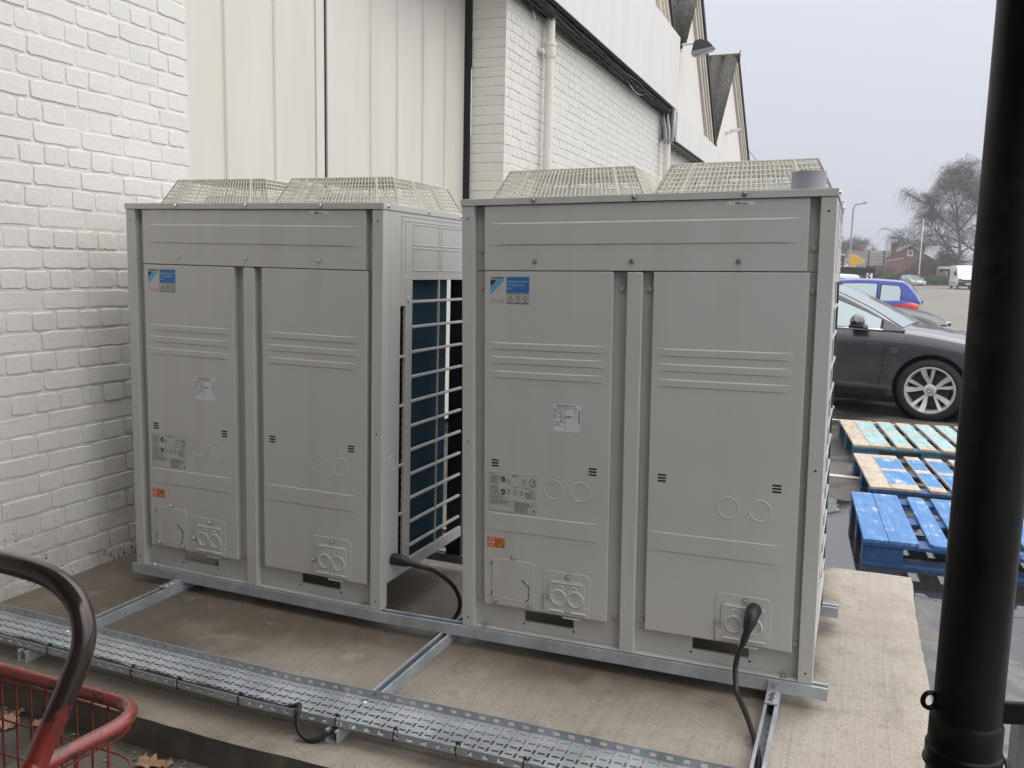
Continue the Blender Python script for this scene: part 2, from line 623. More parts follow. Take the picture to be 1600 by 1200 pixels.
    M['black_pipe'] = simple('black_gloss_paint', (.008, .008, .0085), .38, 0, .25, 6, .12, 30, spec=.15)
    m, nt, b = new_mat('black_gloss_paint')
    v = coords(nt, True)
    sc = noise(nt, coords(nt, True, (1, 1, .45)), 95, 3, .6)
    sm = noise(nt, v, 7, 5)
    c = ramp(nt, sm, [(.3, (.006, .006, .0065)), (.7, (.013, .013, .0135))])
    c = mixc(nt, ramp(nt, sc, [(.755, 0), (.775, .85)]), c, (.16, .155, .15))
    c = mixc(nt, ramp(nt, math_n(nt, 'MULTIPLY', sm, noise(nt, v, 30, 4)), [(.34, 0), (.42, .5)]), c, (.04, .035, .03))
    nt.links.new(c, b.inputs['Base Color'])
    nt.links.new(ramp(nt, sm, [(.3, .28), (.7, .5)]), b.inputs['Roughness'])
    b.inputs['Specular IOR Level'].default_value = .2
    bump(nt, b, noise(nt, v, 45, 4), .12, .002)
    M['black_pipe'] = m
    M['grey_plastic'] = simple('grey_plastic', (.27, .29, .32), .38, 0, .04)
    M['guard'] = simple('cream_wire_coating', (.60, .58, .52), .5, 0, .08, 12)
    M['ink'] = simple('black_ink', (.03, .03, .032), .6)
    M['grey_ink'] = simple('grey_print', (.16, .155, .145), .6)
    M['label_white'] = simple('white_label', (.68, .68, .72), .45)
    M['label_grey'] = simple('grey_label', (.52, .515, .485), .5)
    M['blue_print'] = simple('blue_print', (.03, .16, .44), .45)
    M['sky_print'] = simple('light_blue_print', (.10, .40, .66), .45)
    M['navy_print'] = simple('navy_print', (.015, .03, .06), .45)
    M['pink_print'] = simple('pink_print', (.62, .36, .42), .5)
    M['pale_print'] = simple('pale_blue_print', (.42, .58, .78), .5)
    M['orange'] = simple('orange_label', (.62, .14, .03), .5)
    M['yellow_print'] = simple('yellow_print', (.62, .46, .05), .5)
    M['void'] = simple('unlit_interior', (.012, .012, .013), .8)
    # finned coil
    m, nt, b = new_mat('coil_fins')
    v = coords(nt, False, (1, 1, 1))
    wv = N(nt, 'TexWave', Scale=75.0, Distortion=.4)
    wv.bands_direction = 'Y'
    nt.links.new(v, wv.inputs['Vector'])
    c = mixc(nt, wv.outputs['Fac'], (.006, .035, .060), (.016, .075, .115))
    c = mixc(nt, ramp(nt, noise(nt, coords(nt, False, (1, 1, 22)), 1.0, 3), [(.5, 0), (.62, .5)]), c, (.004, .02, .04))
    nt.links.new(c, b.inputs['Base Color'])
    b.inputs['Roughness'].default_value = .6
    b.inputs['Specular IOR Level'].default_value = .15
    bump(nt, b, wv.outputs['Fac'], .5, .002)
    M['coil'] = m
    M['copper'] = simple('copper', (.55, .26, .13), .4, 1.0, .1)
    # corrugated cement roof, mossy
    m, nt, b = new_mat('mossy_cement_sheet')
    v = coords(nt, True)
    n = noise(nt, v, 2.2, 7, .65)
    n2 = noise(nt, v, 22, 6, .7)
    c = ramp(nt, n2, [(.40, (.022, .022, .021)), (.52, (.06, .058, .055)), (.66, (.17, .165, .155))])
    c = mixc(nt, ramp(nt, n, [(.50, 0), (.62, .8)]), c, (.05, .05, .028))
    nt.links.new(c, b.inputs['Base Color'])
    b.inputs['Roughness'].default_value = .9
    bump(nt, b, n2, .8, .03)
    M['roof'] = m
    M['moss'] = simple('moss', (.075, .075, .022), .9, 0, .5, 30, .6, 40, True)
    M['verge'] = simple('dark_verge', (.035, .036, .036), .8, 0, .2, 9)
    # car paints
    M['grey_car'] = simple('grey_metallic_paint', (.088, .085, .10), .28, .55, .03, 3, coat=1.0)
    M['black_car'] = simple('black_metallic_paint', (.012, .012, .014), .3, .1, .03, 3, coat=.5)
    M['blue_car'] = simple('blue_metallic_paint', (.022, .06, .36), .28, .3, .03, 3, coat=1.0)
    M['silver_car'] = simple('pale_green_silver_paint', (.40, .46, .49), .3, .5, .03, 3, coat=1.0)
    M['white_car'] = simple('white_vehicle_paint', (.78, .79, .80), .3, 0, .02, 3, coat=.6)
    m, nt, b = new_mat('car_glass')
    b.inputs['Base Color'].default_value = (.42, .50, .52, 1)
    b.inputs['Metallic'].default_value = .55
    b.inputs['Roughness'].default_value = .03
    b.inputs['IOR'].default_value = 1.6
    M['glass'] = m
    M['black_trim'] = simple('black_trim', (.012, .012, .013), .5)
    M['chrome'] = simple('chrome', (.75, .75, .77), .12, 1.0, .03)
    M['rubber'] = simple('tyre_rubber', (.018, .018, .019), .75, 0, .2, 12)
    M['alloy'] = simple('alloy_wheel', (.78, .76, .74), .32, .5, .12, 9)
    M['red_lens'] = simple('red_lens', (.62, .02, .02), .15, 0, .05, coat=1.0)
    M['clear_lens'] = simple('clear_lens', (.62, .66, .70), .12, .3, .1, coat=1.0)
    M['plate_w'] = simple('number_plate', (.75, .75, .68), .4)
    # worn red tube
    def worn_red(name, lo, hi, wear, wcut=.56):
        m, nt, b = new_mat(name)
        v = coords(nt, True)
        n = noise(nt, v, 26, 7, .68, .6)
        n2 = noise(nt, v, 9, 5, .6)
        sp = N(nt, 'SeparateXYZ')
        nt.links.new(v, sp.inputs[0])
        mr = N(nt, 'MapRange')
        mr.inputs['From Min'].default_value = lo
        mr.inputs['From Max'].default_value = hi
        nt.links.new(sp.outputs['Z'], mr.inputs['Value'])
        k = math_n(nt, 'ADD', math_n(nt, 'MULTIPLY', n, .55), math_n(nt, 'MULTIPLY', mr.outputs[0], wear))
        k = math_n(nt, 'ADD', k, math_n(nt, 'MULTIPLY', n2, .25))
        f = ramp(nt, k, [(wcut, 0), (wcut + .04, 1)])
        red = ramp(nt, n2, [(.3, (.15, .019, .012)), (.7, (.30, .038, .024))])
        bare = ramp(nt, n, [(.35, (.045, .032, .030)), (.7, (.085, .060, .054))])
        nt.links.new(mixc(nt, f, red, bare), b.inputs['Base Color'])
        nt.links.new(ramp(nt, f, [(0, .30), (1, .22)]), b.inputs['Roughness'])
        b.inputs['Coat Weight'].default_value = .6
        b.inputs['Coat Roughness'].default_value = .12
        nt.links.new(math_n(nt, 'MULTIPLY', f, .55), b.inputs['Metallic'])
        bump(nt, b, f, .25, .001)
        return m
    M['handle'] = worn_red('worn_red_handle', .62, .84, .62, .56)
    M['red_tube'] = worn_red('worn_red_frame', 9, 10, .0, .435)
    M['red_wire'] = simple('red_brown_wire', (.20, .035, .022), .55, 0, .35, 40)
    M['leaf'] = simple('dead_leaf', (.30, .19, .115), .75, 0, .35, 30, .4, 80)
    M['lamp_dark'] = simple('lamp_casting', (.055, .062, .075), .5, .2)
    M['lamp_grey'] = simple('grey_lamp_rim', (.30, .31, .32), .5, .2)
    M['lens_grey'] = simple('lamp_glass', (.62, .64, .64), .2)
    M['bark'] = simple('birch_bark', (.12, .10, .095), .9, 0, .4, 4, 0, 10, True)
    M['twig'] = simple('birch_twigs', (.085, .066, .065), .9, 0, .2, 4)
    M['conifer'] = simple('conifer_needles', (.030, .045, .028), .9, 0, .45, 1.2, world=True)
    M['hedge'] = simple('hedge_leaves', (.115, .165, .055), .8, 0, .4, 1.5, world=True)
    M['scrub'] = simple('scrub_twigs', (.15, .105, .09), .9, 0, .3, 1.0, world=True)
    M['house_brick'] = simple('red_brown_brick', (.17, .075, .055), .85, 0, .2, 3, world=True)
    M['house_roof'] = simple('slate_roof', (.10, .085, .09), .8, 0, .2, 3, world=True)
    M['render_pale'] = simple('pale_render', (.55, .54, .52), .8)
    M['galv_post'] = simple('grey_post', (.36, .38, .40), .5, .4)
    M['dark_green'] = simple('dark_green_sheet', (.022, .045, .036), .6, 0, .15, 6)
    M['truck_dark'] = simple('dark_blue_curtain', (.03, .035, .06), .55)
    M['truck_yellow'] = simple('yellow_cab_paint', (.72, .42, .02), .35, 0, .05)
    M['sign_red'] = simple('red_sign', (.55, .02, .02), .4)
    M['sign_white'] = simple('white_sign', (.8, .8, .8), .4)
    M['wall_behind'] = simple('brown_brick_wall', (.20, .15, .12), .85, 0, .2, 6, .3, 30, True)
    M['soffit'] = simple('canopy_soffit', (.22, .21, .20), .7)
build_materials()
# ------------------------------------------------------------------ ground, pad, puddles
def lerp_tab(t, x):
    if x <= t[0][0]:
        return t[0][1]
    for (a, b), (c, d) in zip(t, t[1:]):
        if x <= c:
            return b + (d - b) * (x - a) / (c - a)
    return t[-1][1]
def sag(x):            # the slab and the rails on it are not quite level
    return lerp_tab([(-1.6, 0.0), (-.354, -.0088), (0.0, 0.0), (1.24, .0207), (1.7, .0207)], x)
def gz(y):             # the car park is level, then rises gently
    return lerp_tab([(22, -.20), (101, .33), (115, .62), (260, 1.6)], y)
PADZ = -.082
WX = -1.9              # face of the long brick wall

g = MB()
xs = [-150, -90, -60, -30, -15, -6, 0, 3, 6, 10, 15, 25, 40, 70, 110, 150]
ys = [-12, -6, -2, 0, 3, 6, 10, 15, 22, 30, 40, 55, 75, 101, 115, 135, 180, 220, 260]
vs = [(x, y, gz(y)) for y in ys for x in xs]
nx = len(xs)
g.add(vs, [(j * nx + i, j * nx + i + 1, (j + 1) * nx + i + 1, (j + 1) * nx + i) for j in range(len(ys) - 1) for i in range(nx - 1)])
struct(g.build('car_park_ground', M['asphalt']), 'worn asphalt of the car park')

def pad():
    rr = random.Random(3)
    nxp, nyp = 72, 50
    X0, X1, Y0, Y1 = WX - .36, 1.605, -.862, 1.52
    mb = MB()
    top = []
    for j in range(nyp + 1):
        for i in range(nxp + 1):
            x = X0 + (X1 - X0) * i / nxp
            y = Y0 + (Y1 - Y0) * j / nyp
            z = PADZ + sag(x) + rr.uniform(-.0009, .0009)
            crack = 1.455 + .012 * sin(y * 7) + .006 * sin(y * 23)
            if x > crack:
                z += .0035
            e = min(x - X0 + .05, X1 - x, y - Y0, Y1 - y)
            if e < .03:
                z -= .011
            if i in (0, nxp):
                y += rr.uniform(-.002, .002)
                x += rr.uniform(-.0025, .0025) + .004 * sin(y * 5)
            if j in (0, nyp):
                y += rr.uniform(-.0012, .0012) + .003 * sin(x * 3)
            top.append((x, y, z))
    # tighten the outer ring so that the edge is rounded
    mb.add(top, [(j * (nxp + 1) + i, j * (nxp + 1) + i + 1, (j + 1) * (nxp + 1) + i + 1, (j + 1) * (nxp + 1) + i) for j in range(nyp) for i in range(nxp)])
    ring = [i for i in range(nxp + 1)] + [j * (nxp + 1) + nxp for j in range(1, nyp + 1)] + [nyp * (nxp + 1) + i for i in range(nxp - 1, -1, -1)] + [j * (nxp + 1) for j in range(nyp - 1, 0, -1)]
    n0 = len(mb.v)
    mb.v += [(mb.v[i][0] + rr.uniform(-.0015, .0015), mb.v[i][1] + rr.uniform(-.0015, .0015), -.24) for i in ring]
    for k in range(len(ring)):
        k2 = (k + 1) % len(ring)
        mb.f.append((ring[k], n0 + k, n0 + k2, ring[k2]))
        mb.m.append(0)
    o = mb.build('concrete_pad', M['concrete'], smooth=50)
    struct(o, 'brushed concrete plinth under the two grey cabinets')
pad()

def blob(name, outline, z, mat, label, jit=.05, sub=6, seed=1):
    rr = random.Random(seed)
    pts = []
    n = len(outline)
    for i in range(n):
        a, b = Vector(outline[i]), Vector(outline[(i + 1) % n])
        for k in range(sub):
            p = a.lerp(b, k / sub)
            pts.append((p.x + rr.gauss(0, jit), p.y + rr.gauss(0, jit), z))
    me = MB().add(pts, [tuple(range(len(pts)))])
    return struct(me.build(name, mat), label)
blob('puddle', [(-.2, 1.54), (1.62, 1.5), (1.62, -3.8), (3.2, -3.6), (4.6, -2.0), (5.2, .5), (4.8, 2.4), (3.6, 3.3), (2.6, 3.15), (2.0, 3.45), (1.5, 3.35), (1.0, 3.5), (.2, 3.1)], -.192, M['wet'], 'shallow puddle along the plinth and under the nearest pallet', .03, 9, 5)
blob('puddle', [(.3, 1.56), (1.2, 1.58), (1.66, 1.60), (2.6, 1.5), (3.3, 1.8), (3.2, 2.6), (2.4, 2.9), (1.6, 3.1), (1.1, 3.3), (.5, 3.0)], -.1908, M['water'], 'deep still part of the puddle beside the blue pallet', .025, 9, 6)
for y0, x0, x1, w, k in ((4.28, -.9, 2.3, .085, 1), (7.08, -.9, 1.9, .09, 2), (10.3, 1.6, 8.5, .10, 3), (3.37, .4, 1.36, .03, 4)):
    rr = random.Random(k)
    n = 26
    top = [(x0 + (x1 - x0) * i / n, y0 + w / 2 - .055 * (x1 - x0) * i / n + rr.uniform(-.008, .008), -.1955) for i in range(n + 1)]
    bot = [(p[0], p[1] - w + rr.uniform(-.008, .008), -.1955) for p in top]
    struct(MB().add(top + bot, [(i, i + 1, n + 2 + i, n + 1 + i) for i in range(n)]).build('parking_line', M['line_white']), 'worn painted line on the car park')

# ------------------------------------------------------------------ brick walls
def brick_mesh(L_, H, D, seed, mat):
    """one painted brick, face towards +x, centred; arrises softened by many coats of paint, some chipped"""
    rr = random.Random(seed)
    a, h = L_ / 2, H / 2
    r = rr.uniform(.006, .013)
    out = []
    corners = [(-1, -1), (1, -1), (1, 1), (-1, 1)]
    for k in range(4):
        sy, sz = corners[k]
        ry, rz = r * rr.uniform(.5, 1.4), r * rr.uniform(.5, 1.3)
        ca = [(sy * a, sz * (h - rz)), (sy * (a - ry * .35), sz * (h - rz * .35)), (sy * (a - ry), sz * h)]
        if sy * sz > 0:
            pass
        else:
            ca = ca[::-1]
        out += [list(c) for c in ca]
        n2 = corners[(k + 1) % 4]
        n = 3 if sz == n2[1] else 1
        for i in range(1, n + 1):
            t = i / (n + 1)
            out.append([sy * a * (1 - t) + n2[0] * a * t, sz * h * (1 - t) + n2[1] * h * t])
    for p in out:
        p[0] += rr.uniform(-.0020, .0020)
        p[1] += rr.uniform(-.0024, .0024)
        if rr.random() < .07:
            p[1] -= math.copysign(rr.uniform(.003, .007), p[1])
    n = len(out)
    tl = [rr.uniform(-.0008, .0008) for _ in range(2)]
    def dep(y, z):
        return tl[0] * y / L_ * 2 + tl[1] * z / H * 2
    def ring_(k, dx, jit=0.0):
        return [(dx + dep(y, z) + rr.uniform(-jit, jit), y - math.copysign(min(k, abs(y)), y), z - math.copysign(min(k, abs(z)), z)) for y, z in out]
    front = ring_(.0046, D, .0)
    mid = ring_(.0022, D * .72, .0006)
    back = ring_(-.0012, -.002)
    mb = MB()
    mb.add(front + mid + back + [(D, 0, 0)],
           [(i, (i + 1) % n, 3 * n) for i in range(n)] +
           [(i, n + i, n + (i + 1) % n, (i + 1) % n) for i in range(n)] + [(n + i, 2 * n + i, 2 * n + (i + 1) % n, n + (i + 1) % n) for i in range(n)])
    me = mb.mesh('brick', 16)
    me.materials.append(mat)
    return me
COURSE = .0866
def lay(y0, y1, z0, z1, seed):
    """English bond on a face: yields (centre along the wall, centre z, length, header?)"""
    rr = random.Random(seed)
    k0 = math.floor((z0 - 2.061) / COURSE)
    k = k0
    while 2.061 + k * COURSE < z1:
        zc = 2.061 + (k + .5) * COURSE
        hd = (k % 2 == 0)
        step = .1175 if hd else .235
        off = -.284 + .0587 + (.0 if hd else .0587) + rr.uniform(-.012, .012)
        i0 = math.floor((y0 - off) / step) - 1
        i = i0
        while off + i * step < y1:
            a, b = max(y0, off + i * step + .00425), min(y1, off + (i + 1) * step - .00425)
            if b - a > .035 and zc - COURSE / 2 > z0 - .05 and zc + COURSE / 2 < z1 + .06:
                yield (a + b) / 2, zc, b - a, step
            i += 1
        k += 1
def brick_wall(wall, spots, place, mats, proud, seed, limit=300, hide=None):
    """spots: (u, z, length, step); place(u, z) -> matrix. The bricks that show largest become single parts, the others one joined part."""
    rr = random.Random(seed)
    var = {}
    for step in (.1175, .235):
        var[step] = [brick_mesh(step - .0085, COURSE - .0085, proud, seed * 100 + i + int(step * 1000), mats) for i in range(8)]
    items = []
    for u, z, ln, step in spots:
        Mx = place(u, z)
        sz, vis, *p = px_size(Mx.translation, 1.0)
        if vis and hide and hide(p[0], p[1]):
            vis = False
        items.append((sz if vis else -1, u, z, ln, step, Mx))
    items.sort(key=lambda t: -t[0])
    rest = MB()
    for i, (s_, u, z, ln, step, Mx) in enumerate(items):
        me = rr.choice(var[step])
        fl = rr.choice((1, -1))
        M2 = Mx @ Matrix.Translation((rr.choice((0, 0, -.001, -.003)) + rr.uniform(-.0008, .0008), rr.uniform(-.0015, .0015), rr.uniform(-.0022, .0022))) @ Matrix.Rotation(rr.gauss(0, .005), 4, 'X') @ Matrix.Diagonal((1, fl * ln / (step - .0085), 1, 1))
        if i < limit and s_ > 0:
            o = obj('brick', me, wall)
            o.matrix_basis = M2
        else:
            n0 = len(rest.v)
            rest.v += [tuple(M2 @ v.co) for v in me.vertices]
            for p in me.polygons:
                q = tuple(n0 + k for k in p.vertices)
                rest.f.append(q[::-1] if fl < 0 else q)
                rest.m.append(0)
    if rest.v:
        o = rest.build('bricks', mats, wall, smooth=16, kind='stuff')

def wall_core(name, boxes, mat, label, cat):
    mb = MB()
    for b in boxes:
        mb.box(*b)
    o = mb.build(name, mat)
    return tag(o, label, cat)

# left wall: x = WX, y -3.2 .. 0.73
lw = wall_core('brick_wall', [(WX - .37, WX - .006, -5.2, .73, -.24, 5.4)], M['brick'], 'white painted brick wall on the left, speckled with dirt at its foot', 'wall')
def hide_left(x, y):
    return (205 < x < 735 and y > 318) or x > 300
brick_wall(lw, lay(-1.05, .735, -.09, 2.75, 11), lambda u, z: Matrix.Translation((WX - .006, u, z)), M['brick'], .0048, 4, 300, hide_left)

# right wall: the same face beyond the doorway, with the jamb that faces the camera
YJ = 4.83
rw = wall_core('brick_wall', [(WX - .34, WX - .006, YJ + .006, 12.6, -.24, 4.25)], M['brick'], 'white painted brick side wall of the hall, right of the sliding doors', 'wall')
spots_r = list(lay(YJ + .03, 12.6, 1.2, 4.2, 12))
brick_wall(rw, spots_r, lambda u, z: Matrix.Translation((WX - .006, u, z)), M['brick'], .0062, 5, 230, lambda x, y: x > 1045 or y > 300)
jamb = []
rr = random.Random(9)
k = math.floor((1.2 - 2.061) / COURSE)
while 2.061 + k * COURSE < 4.2:
    zc = 2.061 + (k + .5) * COURSE
    if k % 2:
        jamb += [(-1.955, zc, .112, .1175), (-2.13, zc, .22, .235)]
    else:
        jamb += [(-2.013, zc, .225, .235), (-2.186, zc, .112, .1175)]
    k += 1
# a face towards -y: local x -> -y, local y -> x
Mj = Matrix(((0, 1, 0, 0), (-1, 0, 0, 0), (0, 0, 1, 0), (0, 0, 0, 1)))
brick_wall(rw, jamb, lambda u, z: Matrix.Translation((u, YJ + .006, z)) @ Mj, M['brick_cream'], .006, 6, 70)
# quoin: the corner of the core
MB().box(WX - .0058, WX + .002, YJ + .0, YJ + .03, -.2, 4.2).build('quoin', M['brick'], rw)

# ------------------------------------------------------------------ sliding doors in the recess
DX = -2.30
def door(label, ya, yb, ribs, stile_lo, stile_hi):
    t = thing('sliding_door', label, 'door', (DX, ya, -.1), group='cream sliding doors')
    H = 5.2
    edges = [0.0] + [r - ya for r in ribs] + [yb - ya]
    if stile_lo:
        edges.insert(1, stile_lo)
    if stile_hi:
        edges.insert(-1, yb - ya - stile_hi)
    edges = sorted(edges)
    for i, (a, b) in enumerate(zip(edges, edges[1:])):
        stile = (stile_lo and i == 0) or (stile_hi and i == len(edges) - 2)
        mb = MB()
        x = .012 if stile else 0.0
        mb.box(-.03, x, a + .0012, b - .0012, 0, H)
        mb.build('stile' if stile else 'board', M['board'], t, bevel=.003)
    for r in ribs:
        mb = MB()
        y = r - ya
        mb.prism([(-.001, y - .017), (.016, y - .010), (.019, y), (.016, y + .010), (-.001, y + .017)], 'z', 0, H)
        mb.build('rib', M['board'], t, smooth=30)
    MB().box(-.05, -.031, .002, yb - ya - .002, 0, H).build('backing', M['void'], t)
    return t
tag(MB().box(DX - .05, DX - .001, 2.4905, 2.5265, -.1, 5.1).build('dark_gap_strip', M['void']), 'black strip standing in for the shaded gap between the two sliding door leaves', 'seal')  # black strip coloured as the shade in the gap between the leaves
door('left leaf of the cream sliding doors, boards with thin ribs', .74, 2.490, [1.477, 1.948], 0, .094)
door('right leaf of the cream sliding doors, next to the white brick corner', 2.527, 4.795, [3.122, 3.528, 3.969, 4.385], .095, 0)
tag(MB().box(-2.55, -2.46, .3, 4.9, -.2, 5.4).build('doorway_interior', M['void']), 'dark interior behind the gap between the sliding doors', 'doorway')
tag(MB().prism([(-2.40, 4.795), (-2.245, 4.800), (-2.245, 4.827), (-2.40, 4.90)], 'z', -.1, 5.2).build('dark_gap_strip', M['void']), 'black rubber strip between the right sliding door and the brick jamb', 'seal')

# ------------------------------------------------------------------ condensing unit
UW, UD, UH = 1.24, .765, 1.564
def rrect(x0, x1, z0, z1, r, n=4, corners=(1, 1, 1, 1)):
    """rounded rectangle, corners: bl, br, tr, tl"""
    pts = []
    for (cx, cz, a0, on) in ((x0, z0, pi, corners[0]), (x1, z0, 1.5 * pi, corners[1]), (x1, z1, 0, corners[2]), (x0, z1, .5 * pi, corners[3])):
        if not on:
            pts.append((cx, cz))
            continue
        ox = cx + (r if cx == x0 else -r)
        oz = cz + (r if cz == z0 else -r)
        for i in range(n + 1):
            a = a0 + .5 * pi * i / n
            pts.append((ox + r * cos(a), oz + r * sin(a)))
    return pts
def sheet_holes(mb, x0, x1, z0, z1, y, holes, th=.0):
    """sheet facing -y with rectangular openings"""
    xs = sorted({x0, x1, *[h[0] for h in holes], *[h[1] for h in holes]})
    zs = sorted({z0, z1, *[h[2] for h in holes], *[h[3] for h in holes]})
    for a, b in zip(xs, xs[1:]):
        for c, d in zip(zs, zs[1:]):
            mx, mz = (a + b) / 2, (c + d) / 2
            if any(h[0] < mx < h[1] and h[2] < mz < h[3] for h in holes):
                continue
            mb.quad((a, y, c), (b, y, c), (b, y, d), (a, y, d))
    for h in holes:
        if th:
            a, b, c, d = h
            mb.quad((a, y, c), (b, y, c), (b, y + th, c), (a, y + th, c))
            mb.quad((a, y, d), (b, y, d), (b, y + th, d), (a, y + th, d))
            mb.quad((a, y, c), (a, y, d), (a, y + th, d), (a, y + th, c))
            mb.quad((b, y, c), (b, y, d), (b, y + th, d), (b, y + th, c))
CAS = M['casing']
SCREW = MB().lathe([(.0001, -.0075), (.0045, -.0075), (.006, -.005), (.006, -.0015), (.0085, -.0012), (.0085, 0)], 10, axis='y', cap=False).mesh('screw', 40)
SCREW.materials.append(M['bright_steel'])
DIMPLE = MB().lathe([(.0001, .004), (.008, .004), (.0085, -.001), (.0045, -.002), (.013, -.0008), (.0155, 0)], 14, axis='y', cap=False)
DIMPLE = MB().lathe([(.0155, 0.0), (.0135, -.0022), (.0115, -.0008), (.009, -.0006), (.0088, -.005), (.006, -.0062), (.0001, -.0062)], 14, axis='y', cap=False).mesh('recessed_screw', 40)
DIMPLE.materials.append(CAS)

def service_panel(t, x0, x1, z0, z1, bx0, bx1):
    """door sheet: raised middle, returns down to the screw channels"""
    mb = MB()
    F = -.001                     # face
    mb.box(x0, x1, F, .036, z0, z1)
    for z in (1.052, 1.002, .951):
        mb.plateau(bx0 - .02, bx1 + .02, z - .0135, z + .0135, F, .0020, .0035, .045)
    mb.plateau(bx0 - .03, bx1 + .02, .379, .447, F, .0019, .004, .05)
    for kx in (.205, .305):
        mb.ring(x0 + kx + .06, .553, F, .034, .0030, .0011)
    return mb.build('service_panel', CAS, t, bevel=.0022)
def vents(t, x, z):
    for i in range(3):
        MB().prism(rrect(x - .0145, x + .0145, z + (i - 1) * .0105 - .0029, z + (i - 1) * .0105 + .0029, .0025, 2), 'y', -.0016, .004).build('vent_slot', M['void'], t)
def knockout_plate(t, x0, x1, z0, z1):
    w = x1 - x0
    mb = MB()
    F = -.0012
    # pressed surround
    pts = rrect(x0, x1, z0 + .012, z1, .022)
    mb.prism(pts, 'y', F - .0013, F + .002)
    mb.build('cover_frame', CAS, t, bevel=.0016)
    mb = MB()
    a, b = x0 + .022, x1 - .018
    pl = [(x0 + .004, z0), (x1 - .002, z0 - .003), (x1 - .002, z0 + .032), (b, z0 + .032), (b, z1 - .032 - .018), (b - .006, z1 - .038), (b - .018, z1 - .032), (a + .012, z1 - .032), (a + .002, z1 - .038), (a, z1 - .05), (a, z0 + .038), (x0 + .004, z0 + .038)]
    mb.prism(pl, 'y', F - .0058, F - .002)
    y = F - .0058
    cx = (a + b) / 2
    for dx in (-.030, .032):
        mb.ring(cx + dx, z0 + .060, y, .027, .0052, .0030, 28)
        mb.ring(cx + dx * .98, z0 + .060, y, .0185, .0028, .0014, 24)
        mb.ring(cx + dx * .82, z1 - .060, y, .011, .0032, .0016, 18)
    for dx in (-.036, .044):
        mb.plateau(cx + dx - .028, cx + dx + .028, z0 + .006, z0 + .015, y, .0035, .003)
    mb.plateau(a + .008, b - .008, z1 - .042, z1 - .036, y, .0022, .0025)
    mb.build('cover_plate', CAS, t, bevel=.0012)
    for sx, sz in ((cx + .004, z1 - .016), (x0 + .008, z0 + .058), (cx + .005, z0 + .010)):
        obj('screw', SCREW, t, (sx, F - .0035, sz))
    # turned-up lip under the plate
    MB().box(cx - .012, cx + .052, F - .010, F + .004, z0 - .012, z0 - .009).build('lip', CAS, t)
def blank_plate(t, x0, x1, z0, z1):
    F = -.0012
    mb = MB()
    mb.prism(rrect(x0, x1, z0, z1, .014, 4, (0, 0, 1, 1)), 'y', F - .0028, F + .001)
    y = F - .0028
    # pressed pentagon knockout
    pts = [(x0 + .018, z0 + .030), (x0 + .018, z0 + .085), (x0 + .062, z1 - .050), (x0 + .092, z1 - .042), (x0 + .112, z1 - .060), (x1 - .018, z0 + .088), (x1 - .018, z0 + .034), (x1 - .03, z0 + .024), (x0 + .03, z0 + .024)]
    mb.tube([(p[0], y, p[1]) for p in pts], .0012, 5, closed=True)
    mb.build('blank_plate', CAS, t, bevel=.0012)
    sl = MB()
    for p, q in (((x0 + .118, z1 - .066), (x0 + .132, z1 - .083)), ((x0 + .135, z1 - .087), (x1 - .019, z0 + .088)), ((x1 - .0185, z0 + .082), (x1 - .0185, z0 + .066)), ((x1 - .0185, z0 + .060), (x1 - .0185, z0 + .044)), ((x1 - .019, z0 + .037), (x1 - .032, z0 + .024)), ((x0 - .001, z1 - .012), (x0 - .001, z1 - .026)), ((x0 - .001, z0 + .048), (x0 - .001, z0 + .030))):
        sl.tube([(p[0], y - .0006, p[1]), (q[0], y - .0006, q[1])], .0017, 5)
    sl.build('slit', M['void'], t)
    for sx, sz in (((x0 + x1) / 2 - .002, z1 + .010), (x0 + .015, z0 + .014), (x1 - .016, z0 + .012)):
        obj('screw', SCREW, t, (sx, y if sz < z1 else F, sz))

def sticker(t, name, x0, x1, z0, z1, mat, y=-.0016, poly=None):
    return MB().prism(poly or [(x0, z0), (x1, z0), (x1, z1), (x0, z1)], 'y', y, y + .0012).build(name, mat, t)
def flat(t, name, polys, y, mat):
    mb = MB()
    for pl in polys:
        mb.add([(p[0], y, p[1]) for p in pl], [tuple(range(len(pl)))])
    return mb.build(name, mat, t)
def bar(x0, x1, z0, z1):
    return [(x0, z0), (x1, z0), (x1, z1), (x0, z1)]
def line(p, q, w):
    d = (Vector(q) - Vector(p)).normalized()
    n = Vector((-d.y, d.x)) * w / 2
    return [(p[0] - n.x, p[1] - n.y), (q[0] - n.x, q[1] - n.y), (q[0] + n.x, q[1] + n.y), (p[0] + n.x, p[1] + n.y)]
def ringpoly(cx, cz, r, w, n=20):
    return [[(cx + rr_ * cos(a), cz + rr_ * sin(a)) for rr_, a in ((r - w, 2 * pi * i / n), (r, 2 * pi * i / n), (r, 2 * pi * (i + 1) / n), (r - w, 2 * pi * (i + 1) / n))] for i in range(n)]

